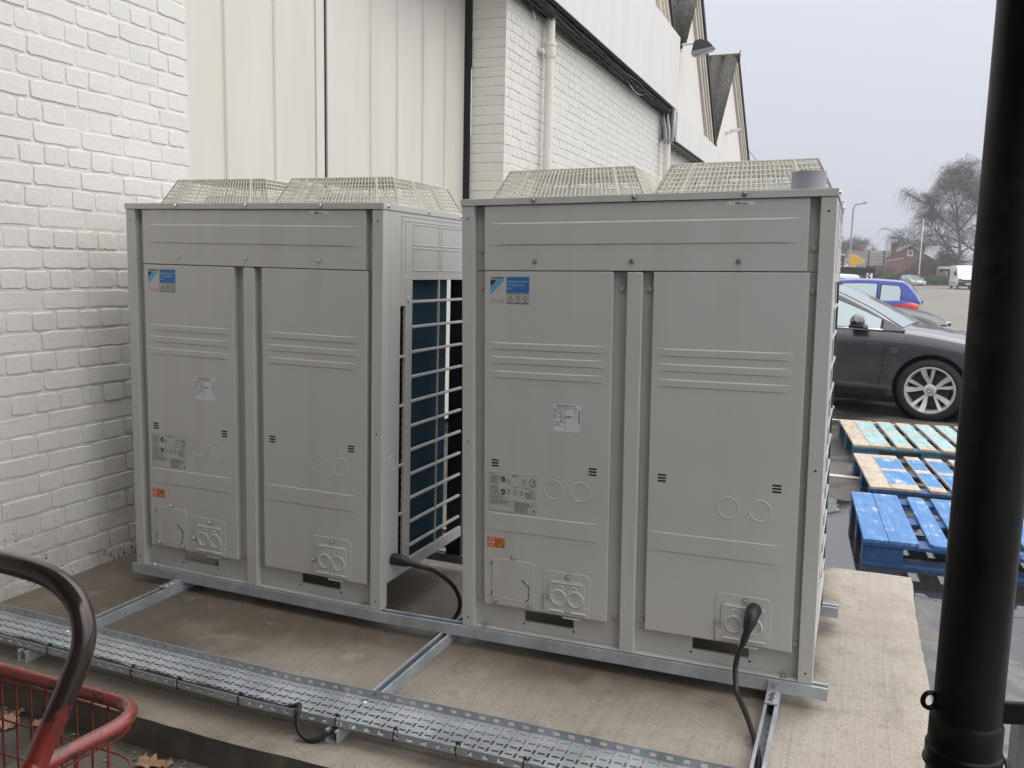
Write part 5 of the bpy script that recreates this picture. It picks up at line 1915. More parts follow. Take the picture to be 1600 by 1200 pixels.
def car(label, loc, rz, L_, paint, deck, shoulder, width, belt, roof, wr, xw, wheels, r, windows, group, hatch=False, detail=False, rails=True, name='parked_car', zb=.20, lights=None, plate=True, lampw=.35, mirror=None):
    """deck, shoulder, width: along the car; belt/roof: heights of the cabin; xw: (rear glass foot, rear roof edge, front roof edge, screen foot)"""
    t = thing(name, label, 'car', loc, rz, group)
    dk, sh, wd = tab(deck), tab(shoulder), tab(width)
    n = 44
    xs = [L_ * (.5 - .5 * cos(pi * i / n)) for i in range(n + 1)]
    def sect(x):
        w, zs, zd = wd(x), sh(x), dk(x)
        z0 = zb + (.10 * max(0, (x - (L_ - .5)) / .5) ** 2) + .12 * max(0, (.35 - x) / .35) ** 2
        zm = z0 + (zs - z0) * .5
        half = [(0, z0), (w * .80, z0), (w * .94, z0 + .03), (w * .985, z0 + .13), (w * 1.0, zm), (w * .998, zs - .12), (w * .985, zs - .05), (w * .955, zs), (w * .90, zs + .45 * (zd - zs)), (w * .78, zs + .80 * (zd - zs)), (w * .5, zd), (0, zd + .012)]
        return half
    ring = None
    vs, fs = [], []
    for x in xs:
        h = sect(x)
        pts = h + [(-y, z) for y, z in h[-2:0:-1]]
        m_ = len(pts)
        vs += [(x, y, z) for y, z in pts]
    for i in range(n):
        for j in range(m_):
            fs.append((i * m_ + j, i * m_ + (j + 1) % m_, (i + 1) * m_ + (j + 1) % m_, (i + 1) * m_ + j))
    fs += [tuple(range(m_)), tuple(n * m_ + j for j in range(m_))]
    mb = MB()
    mb.add(vs, fs)
    body = mb.build('body', paint, None)
    for x in wheels:
        c = MB().lathe([(r * 1.13, -.30), (r * 1.13, .30)], 40, axis='y').build('cutter', paint)
        for s in (-1, 1):
            c.location = (x, s * (wd(x) - .02), r * 1.02)
            bo = body.modifiers.new('arch', 'BOOLEAN')
            bo.operation = 'DIFFERENCE'
            bo.object = c
            bo.solver = 'EXACT'
            dg = bpy.context.evaluated_depsgraph_get()
            dg.update()
            me = bpy.data.meshes.new_from_object(body.evaluated_get(dg))
            body.modifiers.clear()
            old = body.data
            body.data = me
            bpy.data.meshes.remove(old)
        bpy.data.objects.remove(c)
        for s in (-1, 1):
            w = wd(x)
            MB().lathe([(r * 1.125, 0), (r * 1.115, -s * .28), (.02, -s * .28)], 32, c=(x, s * (w - .035), r * 1.02), axis='y', cap=False).build('arch_liner', M['black_trim'], t)
    for p in body.data.polygons:
        p.use_smooth = True
    body.data.set_sharp_from_angle(angle=radians(32))
    body.parent = t
    # cabin
    x0, x1, x2, x3 = xw
    zr = tab([(x0, belt + .02), ((x0 + x1) / 2, belt + .02 + (roof - belt) * .60), (x1, roof - .035), ((x1 + x2) / 2, roof), (x2, roof - .05), ((x2 + x3) / 2 + .04, belt + (roof - belt) * .52), (x3, belt + .015)])
    def cab(x):
        zt = zr(x)
        f = max(.0, (zt - belt) / (roof - belt))
        wb = wd(x) * .945
        wt = wb + (wr - wb) * f
        return wb, wt, zt
    def side(x, q, out=0.0, s=-1):
        wb, wt, zt = cab(x)
        top = zt - .03 * min(1, (zt - belt) / .2)
        y = wb + (wt - wb) * q
        return (x, s * (y + out * .95), belt + (top - belt) * q + out * .3)
    m2 = 40
    xs = [x0 + (x3 - x0) * i / m2 for i in range(m2 + 1)]
    vs, fs = [], []
    for x in xs:
        wb, wt, zt = cab(x)
        top = zt - .03 * min(1, (zt - belt) / .2)
        h = [(wb, belt - .03), (wb, belt), (wb + (wt - wb) * .5, belt + (top - belt) * .5), (wt, top), (wt * .93, zt - .006), (wt * .6, zt + .008), (0, zt + .014)]
        pts = h + [(-y, z) for y, z in h[-2::-1]]
        k_ = len(pts)
        vs += [(x, y, z) for y, z in pts]
    for i in range(m2):
        for j in range(k_ - 1):
            fs.append((i * k_ + j, i * k_ + j + 1, (i + 1) * k_ + j + 1, (i + 1) * k_ + j))
    MB().add(vs, fs).build('roof', paint, t, smooth=32)
    def top_patch(xa, xb, sa, out, nx=10, ny=10):
        vs = []
        for i in range(nx + 1):
            x = xa + (xb - xa) * i / nx
            wb, wt, zt = cab(x)
            for j in range(ny + 1):
                s = -sa + 2 * sa * j / ny
                y = s * wt
                a = abs(s)
                z = zt + (.014 - .014 * a / .6 * .43 if a < .6 else .008 - (a - .6) / .33 * .014)
                vs.append((x + out * .6 * (1 if xa > (x1 + x2) / 2 else -1), y, z + out))
        return MB().add(vs, [(i * (ny + 1) + j, i * (ny + 1) + j + 1, (i + 1) * (ny + 1) + j + 1, (i + 1) * (ny + 1) + j) for i in range(nx) for j in range(ny)])
    top_patch(x2 + .04, x3 - .03, .90, .006).build('windscreen', M['glass'], t, smooth=80)
    top_patch(x0 + .04, x1 - .04, .86, .006).build('rear_window', M['glass'], t, smooth=80)
    for s in (-1, 1):
        for (xa, xb, q0, q1) in windows:
            for nm, mat, e, out in (('window_trim', M['black_trim'], .0, .003), ('window', M['glass'], .028, .007)):
                vs = []
                k = 14
                for i in range(k + 1):
                    x = xa + e + (xb - xa - 2 * e) * i / k
                    ed = min(1, ((x - xa) + .02) / .10) if xa == windows[0][0] else 1
                    qa, qb = q0 + e * .8, q0 + (q1 - q0 - e * 1.2) * (ed ** .5)
                    vs += [side(x, qa, out, s), side(x, (qa + qb) / 2, out, s), side(x, qb, out, s)]
                MB().add(vs, [(i * 3 + j, (i + 1) * 3 + j, (i + 1) * 3 + j + 1, i * 3 + j + 1) for i in range(k) for j in (0, 1)]).build(nm, mat, t, smooth=60)
        if rails:
            MB().tube([side(x, .008, .006, s) for x in [windows[0][0] + (windows[-1][1] - windows[0][0]) * i / 20 for i in range(21)]], .011, 6).build('chrome_strip', M['chrome'], t, smooth=60)
        for x in wheels:
            make_wheel(t, x, s * (wd(x) - .115), r, s, detail)
        # door gaps
        def bodyp(x, z, out=.002):
            h = sect(x)
            for (ya, za), (yb, zb2) in zip(h[2:], h[3:]):
                if za <= z <= zb2:
                    return (x, s * (ya + (yb - ya) * (z - za) / (zb2 - za + 1e-9) + out), z)
            return (x, s * (h[7][0] + out), z)
        for pts in (lights or {}).get('gaps', []):
            P = [bodyp(x, z) for x, z in pts]
            MB().tube(smooth_path(P, 6), .0045, 4).build('door_gap', M['black_trim'], t)
        def patch(nm, mat, poly, out=.004):
            (xa, xb, za, zb3) = poly
            vs = []
            for i in range(9):
                for j in range(7):
                    u, v = i / 8, j / 6
                    # lens outline: rounded towards the wing
                    cut = .5 * (1 - u) if xb > L_ / 2 else .5 * u
                    x = xa + (xb - xa) * u
                    z = za + (zb3 - za) * (v * (1 - cut) + cut * (.75 if xb > L_ / 2 else .35))
                    vs.append(bodyp(x, z, out))
            MB().add(vs, [(i * 7 + j, (i + 1) * 7 + j, (i + 1) * 7 + j + 1, i * 7 + j + 1) for i in range(8) for j in range(6)]).build(nm, mat, t, smooth=60)
        if lights:
            if 'head' in lights:
                patch('headlight', M['clear_lens'], lights['head'], .006)
            if 'tail' in lights:
                patch('tail_light', M['red_lens'], lights['tail'], .008)
        MB().box(-.02, .0, 0, .0, 0, 0) if False else None
        if mirror:
            mx, mz = mirror
            my = s * (wd(mx) * .945)
            h = MB()
            k = 12
            prof = []
            for i in range(k + 1):
                f = i / k
                prof.append((.002 + .088 * (sin(pi * min(1, f * .93 + .05)) ** .6), f))
            vs = []
            for i, (rad, f) in enumerate(prof):
                yy = my + s * (.02 + .21 * f)
                for j in range(16):
                    a = 2 * pi * j / 16
                    zz = rad * sin(a)
                    vs.append((mx + rad * .85 * cos(a) - .03 * f, yy, mz + (zz * 1.05 if zz > 0 else zz * .55)))
            h.add(vs, [(i * 16 + j, i * 16 + (j + 1) % 16, (i + 1) * 16 + (j + 1) % 16, (i + 1) * 16 + j) for i in range(k) for j in range(16)])
            h.build('mirror', paint, t, smooth=60)
            MB().prism([(mx - .09, mz - .062), (mx + .085, mz - .06), (mx + .06, mz - .025), (mx - .08, mz - .02)], 'y', min(my, my + s * .23), max(my, my + s * .23)).build('mirror_base', M['black_trim'], t, bevel=.01)
    # bumpers, grille, plates
    zf = sh(L_ - .05)
    w = wd(L_)
    MB().box(L_ - .03, L_ + .012, -w * .62, w * .62, zb + .14, zb + .30).build('lower_grille', M['black_trim'], t, bevel=.01)
    MB().box(L_ - .06, L_ + .010, -w * .42, w * .42, zf - .14, zf - .04).build('grille', M['black_trim'], t, bevel=.01)
    MB().box(L_ + .0125, L_ + .018, -.26, .26, zb + .26, zb + .37).build('number_plate', M['plate_w'], t)
    MB().box(-.012, .0, -.26, .26, zb + .38, zb + .49).build('number_plate', M['plate_w'], t)
    MB().box(-.012, .05, -w * .5, w * .5, zb + .05, zb + .2).build('rear_bumper_trim', M['black_trim'], t, bevel=.01)
    # dark underside
    MB().box(.3, L_ - .3, -wd(L_ / 2) * .78, wd(L_ / 2) * .78, zb - .06, zb + .02).build('underbody', M['black_trim'], t)
    return t, bodyp, cab, sect

GRP = 'cars parked in a row in the car park'
res = car('dark grey saloon car with twin-spoke alloy wheels, nearest the pallets', (-1.596, 8.956, -.2), radians(-10), 4.83, M['grey_car'],
    [(0, .95), (.5, 1.06), (1.2, 1.0), (3.35, .99), (3.55, .985), (4.15, .895), (4.55, .77), (4.83, .58)],
    [(0, .84), (.6, .96), (3.4, .935), (4.2, .84), (4.6, .72), (4.83, .56)],
    [(0, .72), (.12, .82), (.6, .90), (1.6, .93), (3.7, .93), (4.3, .90), (4.62, .80), (4.78, .66), (4.83, .55)],
    .955, 1.475, .60, (.35, 1.15, 2.55, 3.56), (1.02, 3.86), .335,
    [(.85, 1.55, .04, .88), (1.56, 2.20, .04, .90), (2.21, 3.34, .04, .88)], GRP, detail=True, mirror=(3.11, 1.035),
    lights={'gaps': [[(3.36, .94), (3.375, .80), (3.37, .55), (3.33, .32), (3.31, .25)], [(2.20, .94), (2.20, .25)], [(3.48, .952), (3.60, .875)]], 'head': (4.30, 4.76, .66, .78), 'tail': (.02, .35, .78, .96)})
gt = res[0]
bp = res[1]
# badge and sill of the grey car
def rside(x, z, out):
    h = res[3](x)
    for (ya, za), (yb, zb_) in zip(h[2:], h[3:]):
        if za <= z <= zb_:
            return (x, -(ya + (yb - ya) * (z - za) / (zb_ - za) + out), z)
    return (x, -h[7][0], z)
for za, zb_, nm in ((.745, .775, 'badge'), (.722, .733, 'badge')):
    q = [rside(3.435, za, .004), rside(3.515, za, .004), rside(3.52, zb_, .004), rside(3.44, zb_, .004)]
    MB().quad(*q).build(nm, M['chrome'], gt)
MB().add([rside(x, z, .008) for x in (1.42, 3.42) for z in (.225, .30)], [(0, 1, 3, 2)]).build('sill_trim', M['black_trim'], gt)
car('black car pointing right, only its bonnet and headlamp showing behind the grey saloon', (-1.58, 14.95, -.2), radians(-8), 4.45, M['black_car'],
    [(0, .95), (.5, 1.02), (1.2, .98), (3.0, 1.0), (3.2, 1.01), (3.8, .955), (4.2, .85), (4.45, .62)],
    [(0, .84), (.6, .95), (3.1, .93), (3.9, .84), (4.25, .72), (4.45, .56)],
    [(0, .72), (.12, .82), (.6, .89), (1.6, .91), (3.4, .91), (4.0, .87), (4.28, .78), (4.42, .62), (4.45, .55)],
    .955, 1.46, .60, (.1, .7, 2.25, 3.22), (.85, 3.55), .32,
    [(.55, 1.2, .05, .86), (1.22, 1.95, .05, .90), (1.97, 2.95, .05, .86)], GRP,
    lights={'gaps': [[(2.95, .94), (2.93, .25)]], 'head': (3.98, 4.40, .62, .75), 'tail': (.02, .35, .78, .96)})
car('bright blue hatchback seen from its rear quarter, red tail light showing', (2.56, 18.95, -.2), radians(174), 4.05, M['blue_car'],
    [(0, 1.02), (.3, 1.07), (1.0, 1.04), (2.9, 1.0), (3.05, .99), (3.5, .93), (3.9, .80), (4.05, .62)],
    [(0, .96), (.4, 1.03), (1.2, .99), (2.9, .94), (3.6, .83), (3.9, .70), (4.05, .56)],
    [(0, .74), (.12, .80), (.5, .84), (1.3, .86), (3.1, .86), (3.7, .82), (3.92, .72), (4.02, .6), (4.05, .55)],
    .985, 1.50, .60, (-.02, .38, 1.95, 3.0), (.68, 3.22), .31,
    [(.36, .82, .06, .84), (.86, 1.66, .06, .88), (1.70, 2.72, .06, .86)], GRP,
    lights={'gaps': [[(.72, .93), (.70, .6), (.78, .25)], [(1.68, .93), (1.66, .25)]], 'head': (3.4, 3.98, .66, .80), 'tail': (.0, .50, .80, 1.02)})
car('white estate car, only its roof and high red light showing over the blue hatchback', (1.50, 26.4, -.17), radians(176), 4.4, M['white_car'],
    [(0, 1.0), (.3, 1.04), (1.0, 1.02), (3.1, 1.02), (3.3, 1.02), (3.9, .95), (4.25, .84), (4.4, .66)],
    [(0, .9), (.4, .97), (3.1, .96), (3.9, .86), (4.2, .74), (4.4, .6)],
    [(0, .76), (.12, .82), (.5, .86), (1.3, .88), (3.3, .88), (4.0, .84), (4.25, .74), (4.36, .6), (4.4, .55)],
    .98, 1.60, .62, (.0, .35, 2.2, 3.3), (.75, 3.5), .32,
    [(.40, 1.0, .06, .84), (1.04, 1.9, .06, .88), (1.94, 2.95, .06, .86)], GRP,
    lights={'head': (3.7, 4.3, .70, .84), 'tail': (.0, .4, .80, 1.0)})
wt = [o for o in bpy.data.objects if o.get('label', '').startswith('white estate')][0]
MB().box(-.02, .10, -.5, .5, 1.535, 1.585).build('high_brake_light', M['red_lens'], wt, bevel=.01)
car('pale silver-green hatchback parked by the hedge', (6.15, 114.1, .33), radians(-70), 4.25, M['silver_car'],
    [(0, .95), (.3, 1.0), (1.0, .98), (3.0, .98), (3.2, .98), (3.7, .92), (4.05, .82), (4.25, .62)],
    [(0, .86), (.4, .94), (3.0, .93), (3.7, .83), (4.05, .72), (4.25, .56)],
    [(0, .74), (.12, .80), (.5, .85), (1.3, .87), (3.3, .87), (3.9, .83), (4.12, .74), (4.22, .6), (4.25, .55)],
    .95, 1.46, .60, (.0, .45, 2.05, 3.15), (.72, 3.40), .33,
    [(.42, .95, .06, .84), (.99, 1.8, .06, .88), (1.84, 2.85, .06, .86)], 'vehicles by the hedge',
    lights={'head': (3.5, 4.18, .66, .80), 'tail': (.0, .4, .74, .92)}, mirror=(2.72, 1.03))

# white panel van
t = thing('panel_van', 'white panel van facing the camera at the far side of the car park', 'van', (11.15, 104.2, .33), radians(-86), 'vehicles by the hedge')
prof = [(0, .36), (0, 2.40), (.10, 2.50), (2.5, 2.54), (3.75, 2.52), (4.02, 2.44), (4.72, 1.50), (5.28, 1.24), (5.44, 1.02), (5.46, .36)]
MB().prism(prof, 'y', -1.0, 1.0).build('body', M['white_car'], t, bevel=.07)
a, b = Vector((4.05, 0, 2.38)), Vector((4.70, 0, 1.54))
nrm = Vector((.79, 0, .61)) * .012
mb = MB()
mb.add([tuple(a + nrm + Vector((0, -.80, 0))), tuple(a + nrm + Vector((0, .80, 0))), tuple(b + nrm + Vector((0, .92, 0))), tuple(b + nrm + Vector((0, -.92, 0)))], [(0, 1, 2, 3)])
mb.build('windscreen', M['glass'], t)
for s in (-1, 1):
    MB().prism([(3.35, 1.45), (4.60, 1.45), (4.10, 2.20), (3.45, 2.20)], 'y', s * 1.004 - .004, s * 1.004 + .004).build('side_window', M['glass'], t)
    MB().box(5.20, 5.475, min(s * .62, s * .98), max(s * .62, s * .98), .84, 1.10).build('headlight', M['lamp_dark'], t, bevel=.04)
    MB().box(4.25, 4.45, min(s * 1.02, s * 1.24), max(s * 1.02, s * 1.24), 1.45, 1.86).build('mirror', M['black_trim'], t, bevel=.03)
    for x in (.95, 4.55):
        make_wheel(t, x, s * .90, .345, s, False)
MB().box(5.40, 5.485, -.62, .62, .84, 1.02).build('grille', M['black_trim'], t, bevel=.02)
MB().box(5.30, 5.52, -1.0, 1.0, .34, .80).build('bumper', M['black_trim'], t, bevel=.05)
MB().box(5.521, 5.53, -.28, .28, .52, .64).build('number_plate', M['plate_w'], t)
MB().box(1.2, 4.2, -1.012, 1.012, .62, .74).build('side_moulding', M['black_trim'], t)

# lorry beyond the green container
t = thing('lorry', 'lorry with a yellow cab and a dark blue trailer behind the green container', 'lorry', (-.30, 105.9, .45), radians(0))
MB().box(-12, -.55, -1.25, 1.25, .95, 3.40).build('trailer', M['truck_dark'], t, bevel=.03)
MB().box(-12, -.55, -1.27, 1.27, 3.41, 3.52).build('trailer_rim', M['sign_white'], t)
mb = MB()
rr = random.Random(2)
for i in range(9):
    x = -6.6 + i * .75
    mb.prism([(x, 1.3 + .10 * i), (x + .5, 1.36 + .10 * i), (x + .62, 1.52 + .11 * i), (x + .1, 1.46 + .10 * i)], 'y', -1.275, -1.255)
mb.build('side_stripe', M['sign_white'], t)
MB().prism([(-.28, .6), (-.18, 3.42), (.15, 3.56), (.7, 3.44), (1.35, 3.02), (1.72, 2.75), (1.78, 1.2), (1.78, .6)], 'y', -1.2, 1.2).build('cab', M['truck_yellow'], t, bevel=.05)
MB().prism([(.75, 1.70), (1.73, 1.70), (1.66, 2.50), (.82, 2.50)], 'y', -1.215, -1.201).build('side_window', M['glass'], t)
for x in (-11, -9.8, -8.6, -1.6, .95):
    MB().lathe([(.0001, -.15), (.48, -.15), (.5, -.1), (.5, .1), (.48, .15), (.0001, .15)], 20, c=(x, -1.02, .5), axis='y', cap=False).build('wheel', M['rubber'], t)

# ------------------------------------------------------------------ street furniture and far buildings
t = thing('street_lamp', 'tall thin street lamp with a bent arm against the sky', 'street lamp', (.15, 75.6, gz(75.6)))
MB().tube(smooth_path([(0, 0, 0), (0, 0, 3), (0, 0, 6.2), (.01, 0, 6.75), (.12, 0, 7.15), (.35, 0, 7.24), (.62, -.02, 7.28)], 6), [.085 - .00095 * i for i in range(37)], 10).build('pole', M['galv_post'], t, smooth=60)
MB().prism([(.60, 7.22), (.66, 7.34), (.85, 7.43), (1.02, 7.41), (1.06, 7.35), (.95, 7.25)], 'y', -.12, .10).build('lantern', M['galv_post'], t, bevel=.02)
t = thing('steel_container', 'long dark green steel container beyond the parked cars', 'container', (-12.0, 57.2, gz(57)))
MB().box(0, 14.0, 0, 2.4, .10, 1.80).build('box', M['dark_green'], t)
for i in range(46):
    MB().box(.15 + i * .30, .28 + i * .30, -.035, -.001, .22, 1.72).build('panel_rib', M['dark_green'], t)
MB().box(-.02, 14.02, -.06, .05, 1.801, 1.95).build('top_rail', M['dark_green'], t)
MB().box(13.86, 14.02, -.06, -.001, .10, 1.80).build('corner_post', M['dark_green'], t)
for x in (1.54, 1.77):
    o = tag(MB().box(-.055, .055, -.055, .055, 0, 1.60).build('marker_post', M['sign_white'], bevel=.01), 'left one of two white marker posts before the green container' if x < 1.6 else 'right one of two white marker posts before the green container', 'post', 'white marker posts')
    o.location = (x, 53.8, gz(53.8))
t = thing('no_entry_sign', 'round red no-entry sign beside the right cabinet edge', 'road sign', (-.36, 61.9, gz(62)))
MB().tube([(0, 0, 0), (0, 0, 2.1)], .03, 8).build('pole', M['galv_post'], t)
MB().lathe([(.0001, -.03), (.26, -.03), (.26, 0), (.0001, 0)], 24, c=(0, -.03, 2.25), axis='y', cap=False).build('disc', M['sign_red'], t)
MB().box(-.19, .19, -.068, -.0605, 2.21, 2.29).build('bar', M['sign_white'], t)
t = thing('sign_frame', 'back of a large road sign on two dark posts before the terraced houses', 'road sign', (2.75, 123.2, gz(123)))
for x in (-.95, .95):
    MB().box(x - .07, x + .07, -.10, .04, 0, 4.35).build('post', M['dark_steel'], t)
MB().box(-1.15, 1.15, .05, .09, 2.35, 4.2).build('panel', M['render_pale'], t)
for z in (2.55, 2.98, 3.42, 3.86):
    MB().box(-1.1, 1.1, -.02, .049, z, z + .10).build('rail', M['galv_post'], t)

def house(name, label, loc, w, d, eave, apex, chims, window=True, gable_front=True, roofmat='house_roof'):
    t = thing(name, label, 'house', loc, 0)
    if gable_front:
        MB().prism([(-w / 2, 0), (w / 2, 0), (w / 2, eave), (0, apex), (-w / 2, eave)], 'y', 0, d).build('wall', M['house_brick'], t)
        for s in (-1, 1):
            MB().prism([(0, apex + .02), (0, apex + .22), (s * (w / 2 + .35), eave - .02), (s * (w / 2 + .35), eave - .22)], 'y', -.25, d + .2).build('roof', M[roofmat], t)
    else:
        MB().box(-w / 2, w / 2, 0, d, 0, eave).build('wall', M['house_brick'], t)
        MB().prism([(-.3, eave - .1), (-.3, eave + .06), (d / 2, apex), (d + .3, eave + .06), (d + .3, eave - .1)], 'x', -w / 2 - .2, w / 2 + .2).build('roof', M[roofmat], t)
    for cx, cy, cz, ch in chims:
        MB().box(cx - .45, cx + .45, cy - .35, cy + .35, cz, cz + ch).build('chimney', M['house_brick'], t)
        for k in (-.25, 0, .25):
            MB().lathe([(.11, cz + ch), (.10, cz + ch + .4)], 8, c=(cx + k, cy, 0)).build('chimney_pot', M['house_brick'], t)
    if window:
        wx, wz = window
        f = MB()
        f.box(wx - .48, wx + .48, -.04, -.001, wz - .55, wz + .55)
        fo = f.build('window', M['sign_white'], t)
        MB().box(wx - .30, wx + .30, -.055, -.041, wz - .38, wz + .38).build('pane', M['glass'], fo)
    return t
h = house('brick_house', 'red brown brick house with a white attic window in its gable', (8.8, 169.5, gz(169)), 8.6, 10, 3.6, 6.05, [(-2.6, 3.2, 4.6, 2.0), (2.2, 2.5, 5.2, 1.1)], (.05, 4.95))
MB().prism([(-3.9, 3.42), (-.9, 3.98), (-.9, 4.10), (-3.9, 3.54)], 'y', -.05, -.002).build('flashing', M['render_pale'], h)
house('terraced_house', 'row of low terraced houses with grey roofs left of the brick house', (2.9, 178.5, gz(178)), 9.2, 7, 3.4, 5.6, [(-2.3, 3.5, 4.9, 1.5)], None, False)
t = thing('open_shelter', 'white flat-roofed shelter left of the van', 'shelter', (10.55, 117.6, gz(117)))
MB().box(-.75, 1.6, -.5, 2.5, 2.0, 2.28).build('roof', M['sign_white'], t, bevel=.03)
for x, y in ((-.6, -.4), (1.5, -.4), (-.6, 2.3), (1.5, 2.3)):
    MB().box(x - .05, x + .05, y - .05, y + .05, 0, 2.0).build('post', M['sign_white'], t)
MB().prism([(-.55, .6), (.55, .6), (.55, 1.75), (.0, 1.75), (-.5, 1.2)], 'y', .5, 2.0).build('counter', M['sign_white'], t)
t = tag(MB().tube([(0, 0, 0), (0, 0, 8.0)], .07, 8).build('flag_pole', M['sign_white'], smooth=60), 'thin white pole in front of the brick house', 'pole')
t.location = (7.66, 115.4, gz(115))
t.rotation_euler = (0, radians(0.3), 0)

# ------------------------------------------------------------------ trees, bushes, hedge
def grow(mb, p, d, ln, r, rr, seg=5, curve=0.0, wob=.12):
    pts = [Vector(p)]
    d = Vector(d).normalized()
    for i in range(seg):
        d = (d + Vector((rr.gauss(0, wob), rr.gauss(0, wob), rr.gauss(0, wob) + curve))).normalized()
        pts.append(pts[-1] + d * ln / seg)
    mb.tube(pts, [r * (1 - .75 * i / seg) for i in range(seg + 1)], 5 if r > .03 else 3, cap=False)
    return pts, d
def bare_tree(name, label, base, limbs, twig_len, n_twig, droop, seed, trunk_h, trunk_r, lean=(0, 0), group='bare trees beyond the hedge', trim=.022):
    rr = random.Random(seed)
    t = thing(name, label, 'tree', base, 0, group)
    tb, tw = MB(), MB()
    pts, d = [Vector((0, 0, 0))], None
    for i in range(9):
        f = (i + 1) / 9
        pts.append(Vector((lean[0] * f ** 1.5 + rr.gauss(0, .10), lean[1] * f + rr.gauss(0, .10), trunk_h * f)))
    tb.tube(pts, [trunk_r * (1 - .88 * i / 9) for i in range(10)], 8, cap=False)
    tips = {}
    def at(f):
        k = min(8, int(f * 9))
        return pts[k].lerp(pts[k + 1], f * 9 - k)
    lid = [0]
    def branch(p, d, ln, r, lev):
        q, dd = grow(tb if r > .035 else tw, p, d, ln, r, rr, 6, -.02 * lev * droop, .11)
        tips.setdefault(lid[0], []).extend((x, (q[i + 1] - q[i]).normalized() if i < len(q) - 1 else dd, ln) for i, x in enumerate(q) if i > 1)
        if lev < 3:
            for i in range(2, len(q)):
                for k in range(2 if lev < 2 else 1):
                    a = rr.uniform(0, 2 * pi)
                    side_ = Vector((cos(a), sin(a) * .8, rr.uniform(-.1, .7)))
                    nd = ((q[i] - q[i - 1]).normalized() * .75 + side_ * .75).normalized()
                    branch(q[i], nd, ln * rr.uniform(.34, .55), r * .45, lev + 1)
    for f, dx, dy, dz, ln, r in limbs:
        lid[0] += 1
        branch(at(f), Vector((dx, dy, dz)), ln, r, 1)
    wts = [l_[5] * l_[5] ** .5 if False else l_[4] ** 1.4 for l_ in limbs]
    tb.build('trunk', M['bark'], t, smooth=60)
    for i in range(n_twig):
        p, d, ln = rr.choice(tips[rr.choices(range(1, len(limbs) + 1), wts)[0]])
        a = rr.uniform(0, 2 * pi)
        nd = (d * .5 + Vector((cos(a), sin(a), rr.uniform(-.4, .8)))).normalized()
        k = rr.uniform(.5, 1.2) * twig_len
        s1 = p + nd * k * .35
        s2 = s1 + (nd + Vector((0, 0, -1.1 * droop))).normalized() * k * .4
        s3 = s2 + (nd * .3 + Vector((0, 0, -1.5 * droop + (.4 if droop < .3 else 0)))).normalized() * k * .55
        tw.tube([p, s1, s2, s3], [trim, trim * .8, trim * .6, trim * .35], 3, cap=False)
    tw.build('crown', M['twig'], t, kind='stuff')
    return t
bare_tree('birch_tree', 'bare drooping birch tree with a long limb leaning left, behind the white van', (12.7, 119.4, gz(119)),
    [(.22, -1.0, .1, .95, 7.2, .15), (.34, -.9, -.2, .55, 6.0, .12), (.30, .9, .2, .8, 5.6, .12), (.45, -.55, .2, 1.0, 5.6, .11), (.5, .7, -.2, 1.0, 5.0, .10), (.6, -.5, -.2, 1.2, 4.6, .09), (.68, .45, .2, 1.2, 4.2, .08), (.78, -.3, .1, 1.3, 3.4, .06), (.85, .3, -.1, 1.3, 3.0, .05), (.16, -1.0, -.2, .35, 5.0, .09), (.2, .9, .1, .35, 4.6, .09)],
    2.0, 7500, .95, 21, 13.6, .22, (-2.0, .4), trim=.012)
bare_tree('bare_tree', 'tall bare tree partly hidden behind the black downpipe', (15.9, 125.5, gz(125)),
    [(.25, -.9, .1, .8, 5.4, .13), (.35, .9, .1, .8, 5.4, .13), (.5, -.7, -.2, 1.0, 5.0, .11), (.55, .7, .2, 1.0, 4.6, .10), (.65, -.6, .2, 1.1, 4.4, .09), (.75, .5, -.2, 1.2, 3.8, .07), (.85, -.3, .1, 1.3, 3.0, .05), (.18, -1, .1, .3, 4.0, .08)],
    1.1, 3600, .25, 33, 14.2, .26, (-.3, .2), trim=.014)
bare_tree('bare_tree', 'small misty bare tree on the skyline above the lorry', (-2.6, 214, gz(214)),
    [(.3, -.9, .1, .7, 3.6, .12), (.35, .9, .1, .7, 3.8, .12), (.5, -.7, -.2, 1.0, 3.4, .11), (.55, .7, .2, 1.0, 3.4, .10), (.7, -.4, .2, 1.1, 2.6, .08), (.7, .4, .2, 1.1, 2.6, .08)],
    1.3, 1500, .1, 35, 6.8, .2, (.4, .2), trim=.035)
bare_tree('bare_tree', 'faint bare tree on the skyline right of the street lamp', (-.3, 211, gz(211)),
    [(.3, -.9, .1, .7, 3.6, .12), (.35, .9, .1, .7, 3.8, .12), (.5, -.7, -.2, 1.0, 3.4, .11), (.55, .7, .2, 1.0, 3.4, .10), (.7, -.4, .2, 1.1, 2.6, .08), (.7, .4, .2, 1.1, 2.6, .08)],
    1.3, 1500, .1, 36, 7.4, .2, (-.4, .2), trim=.035)
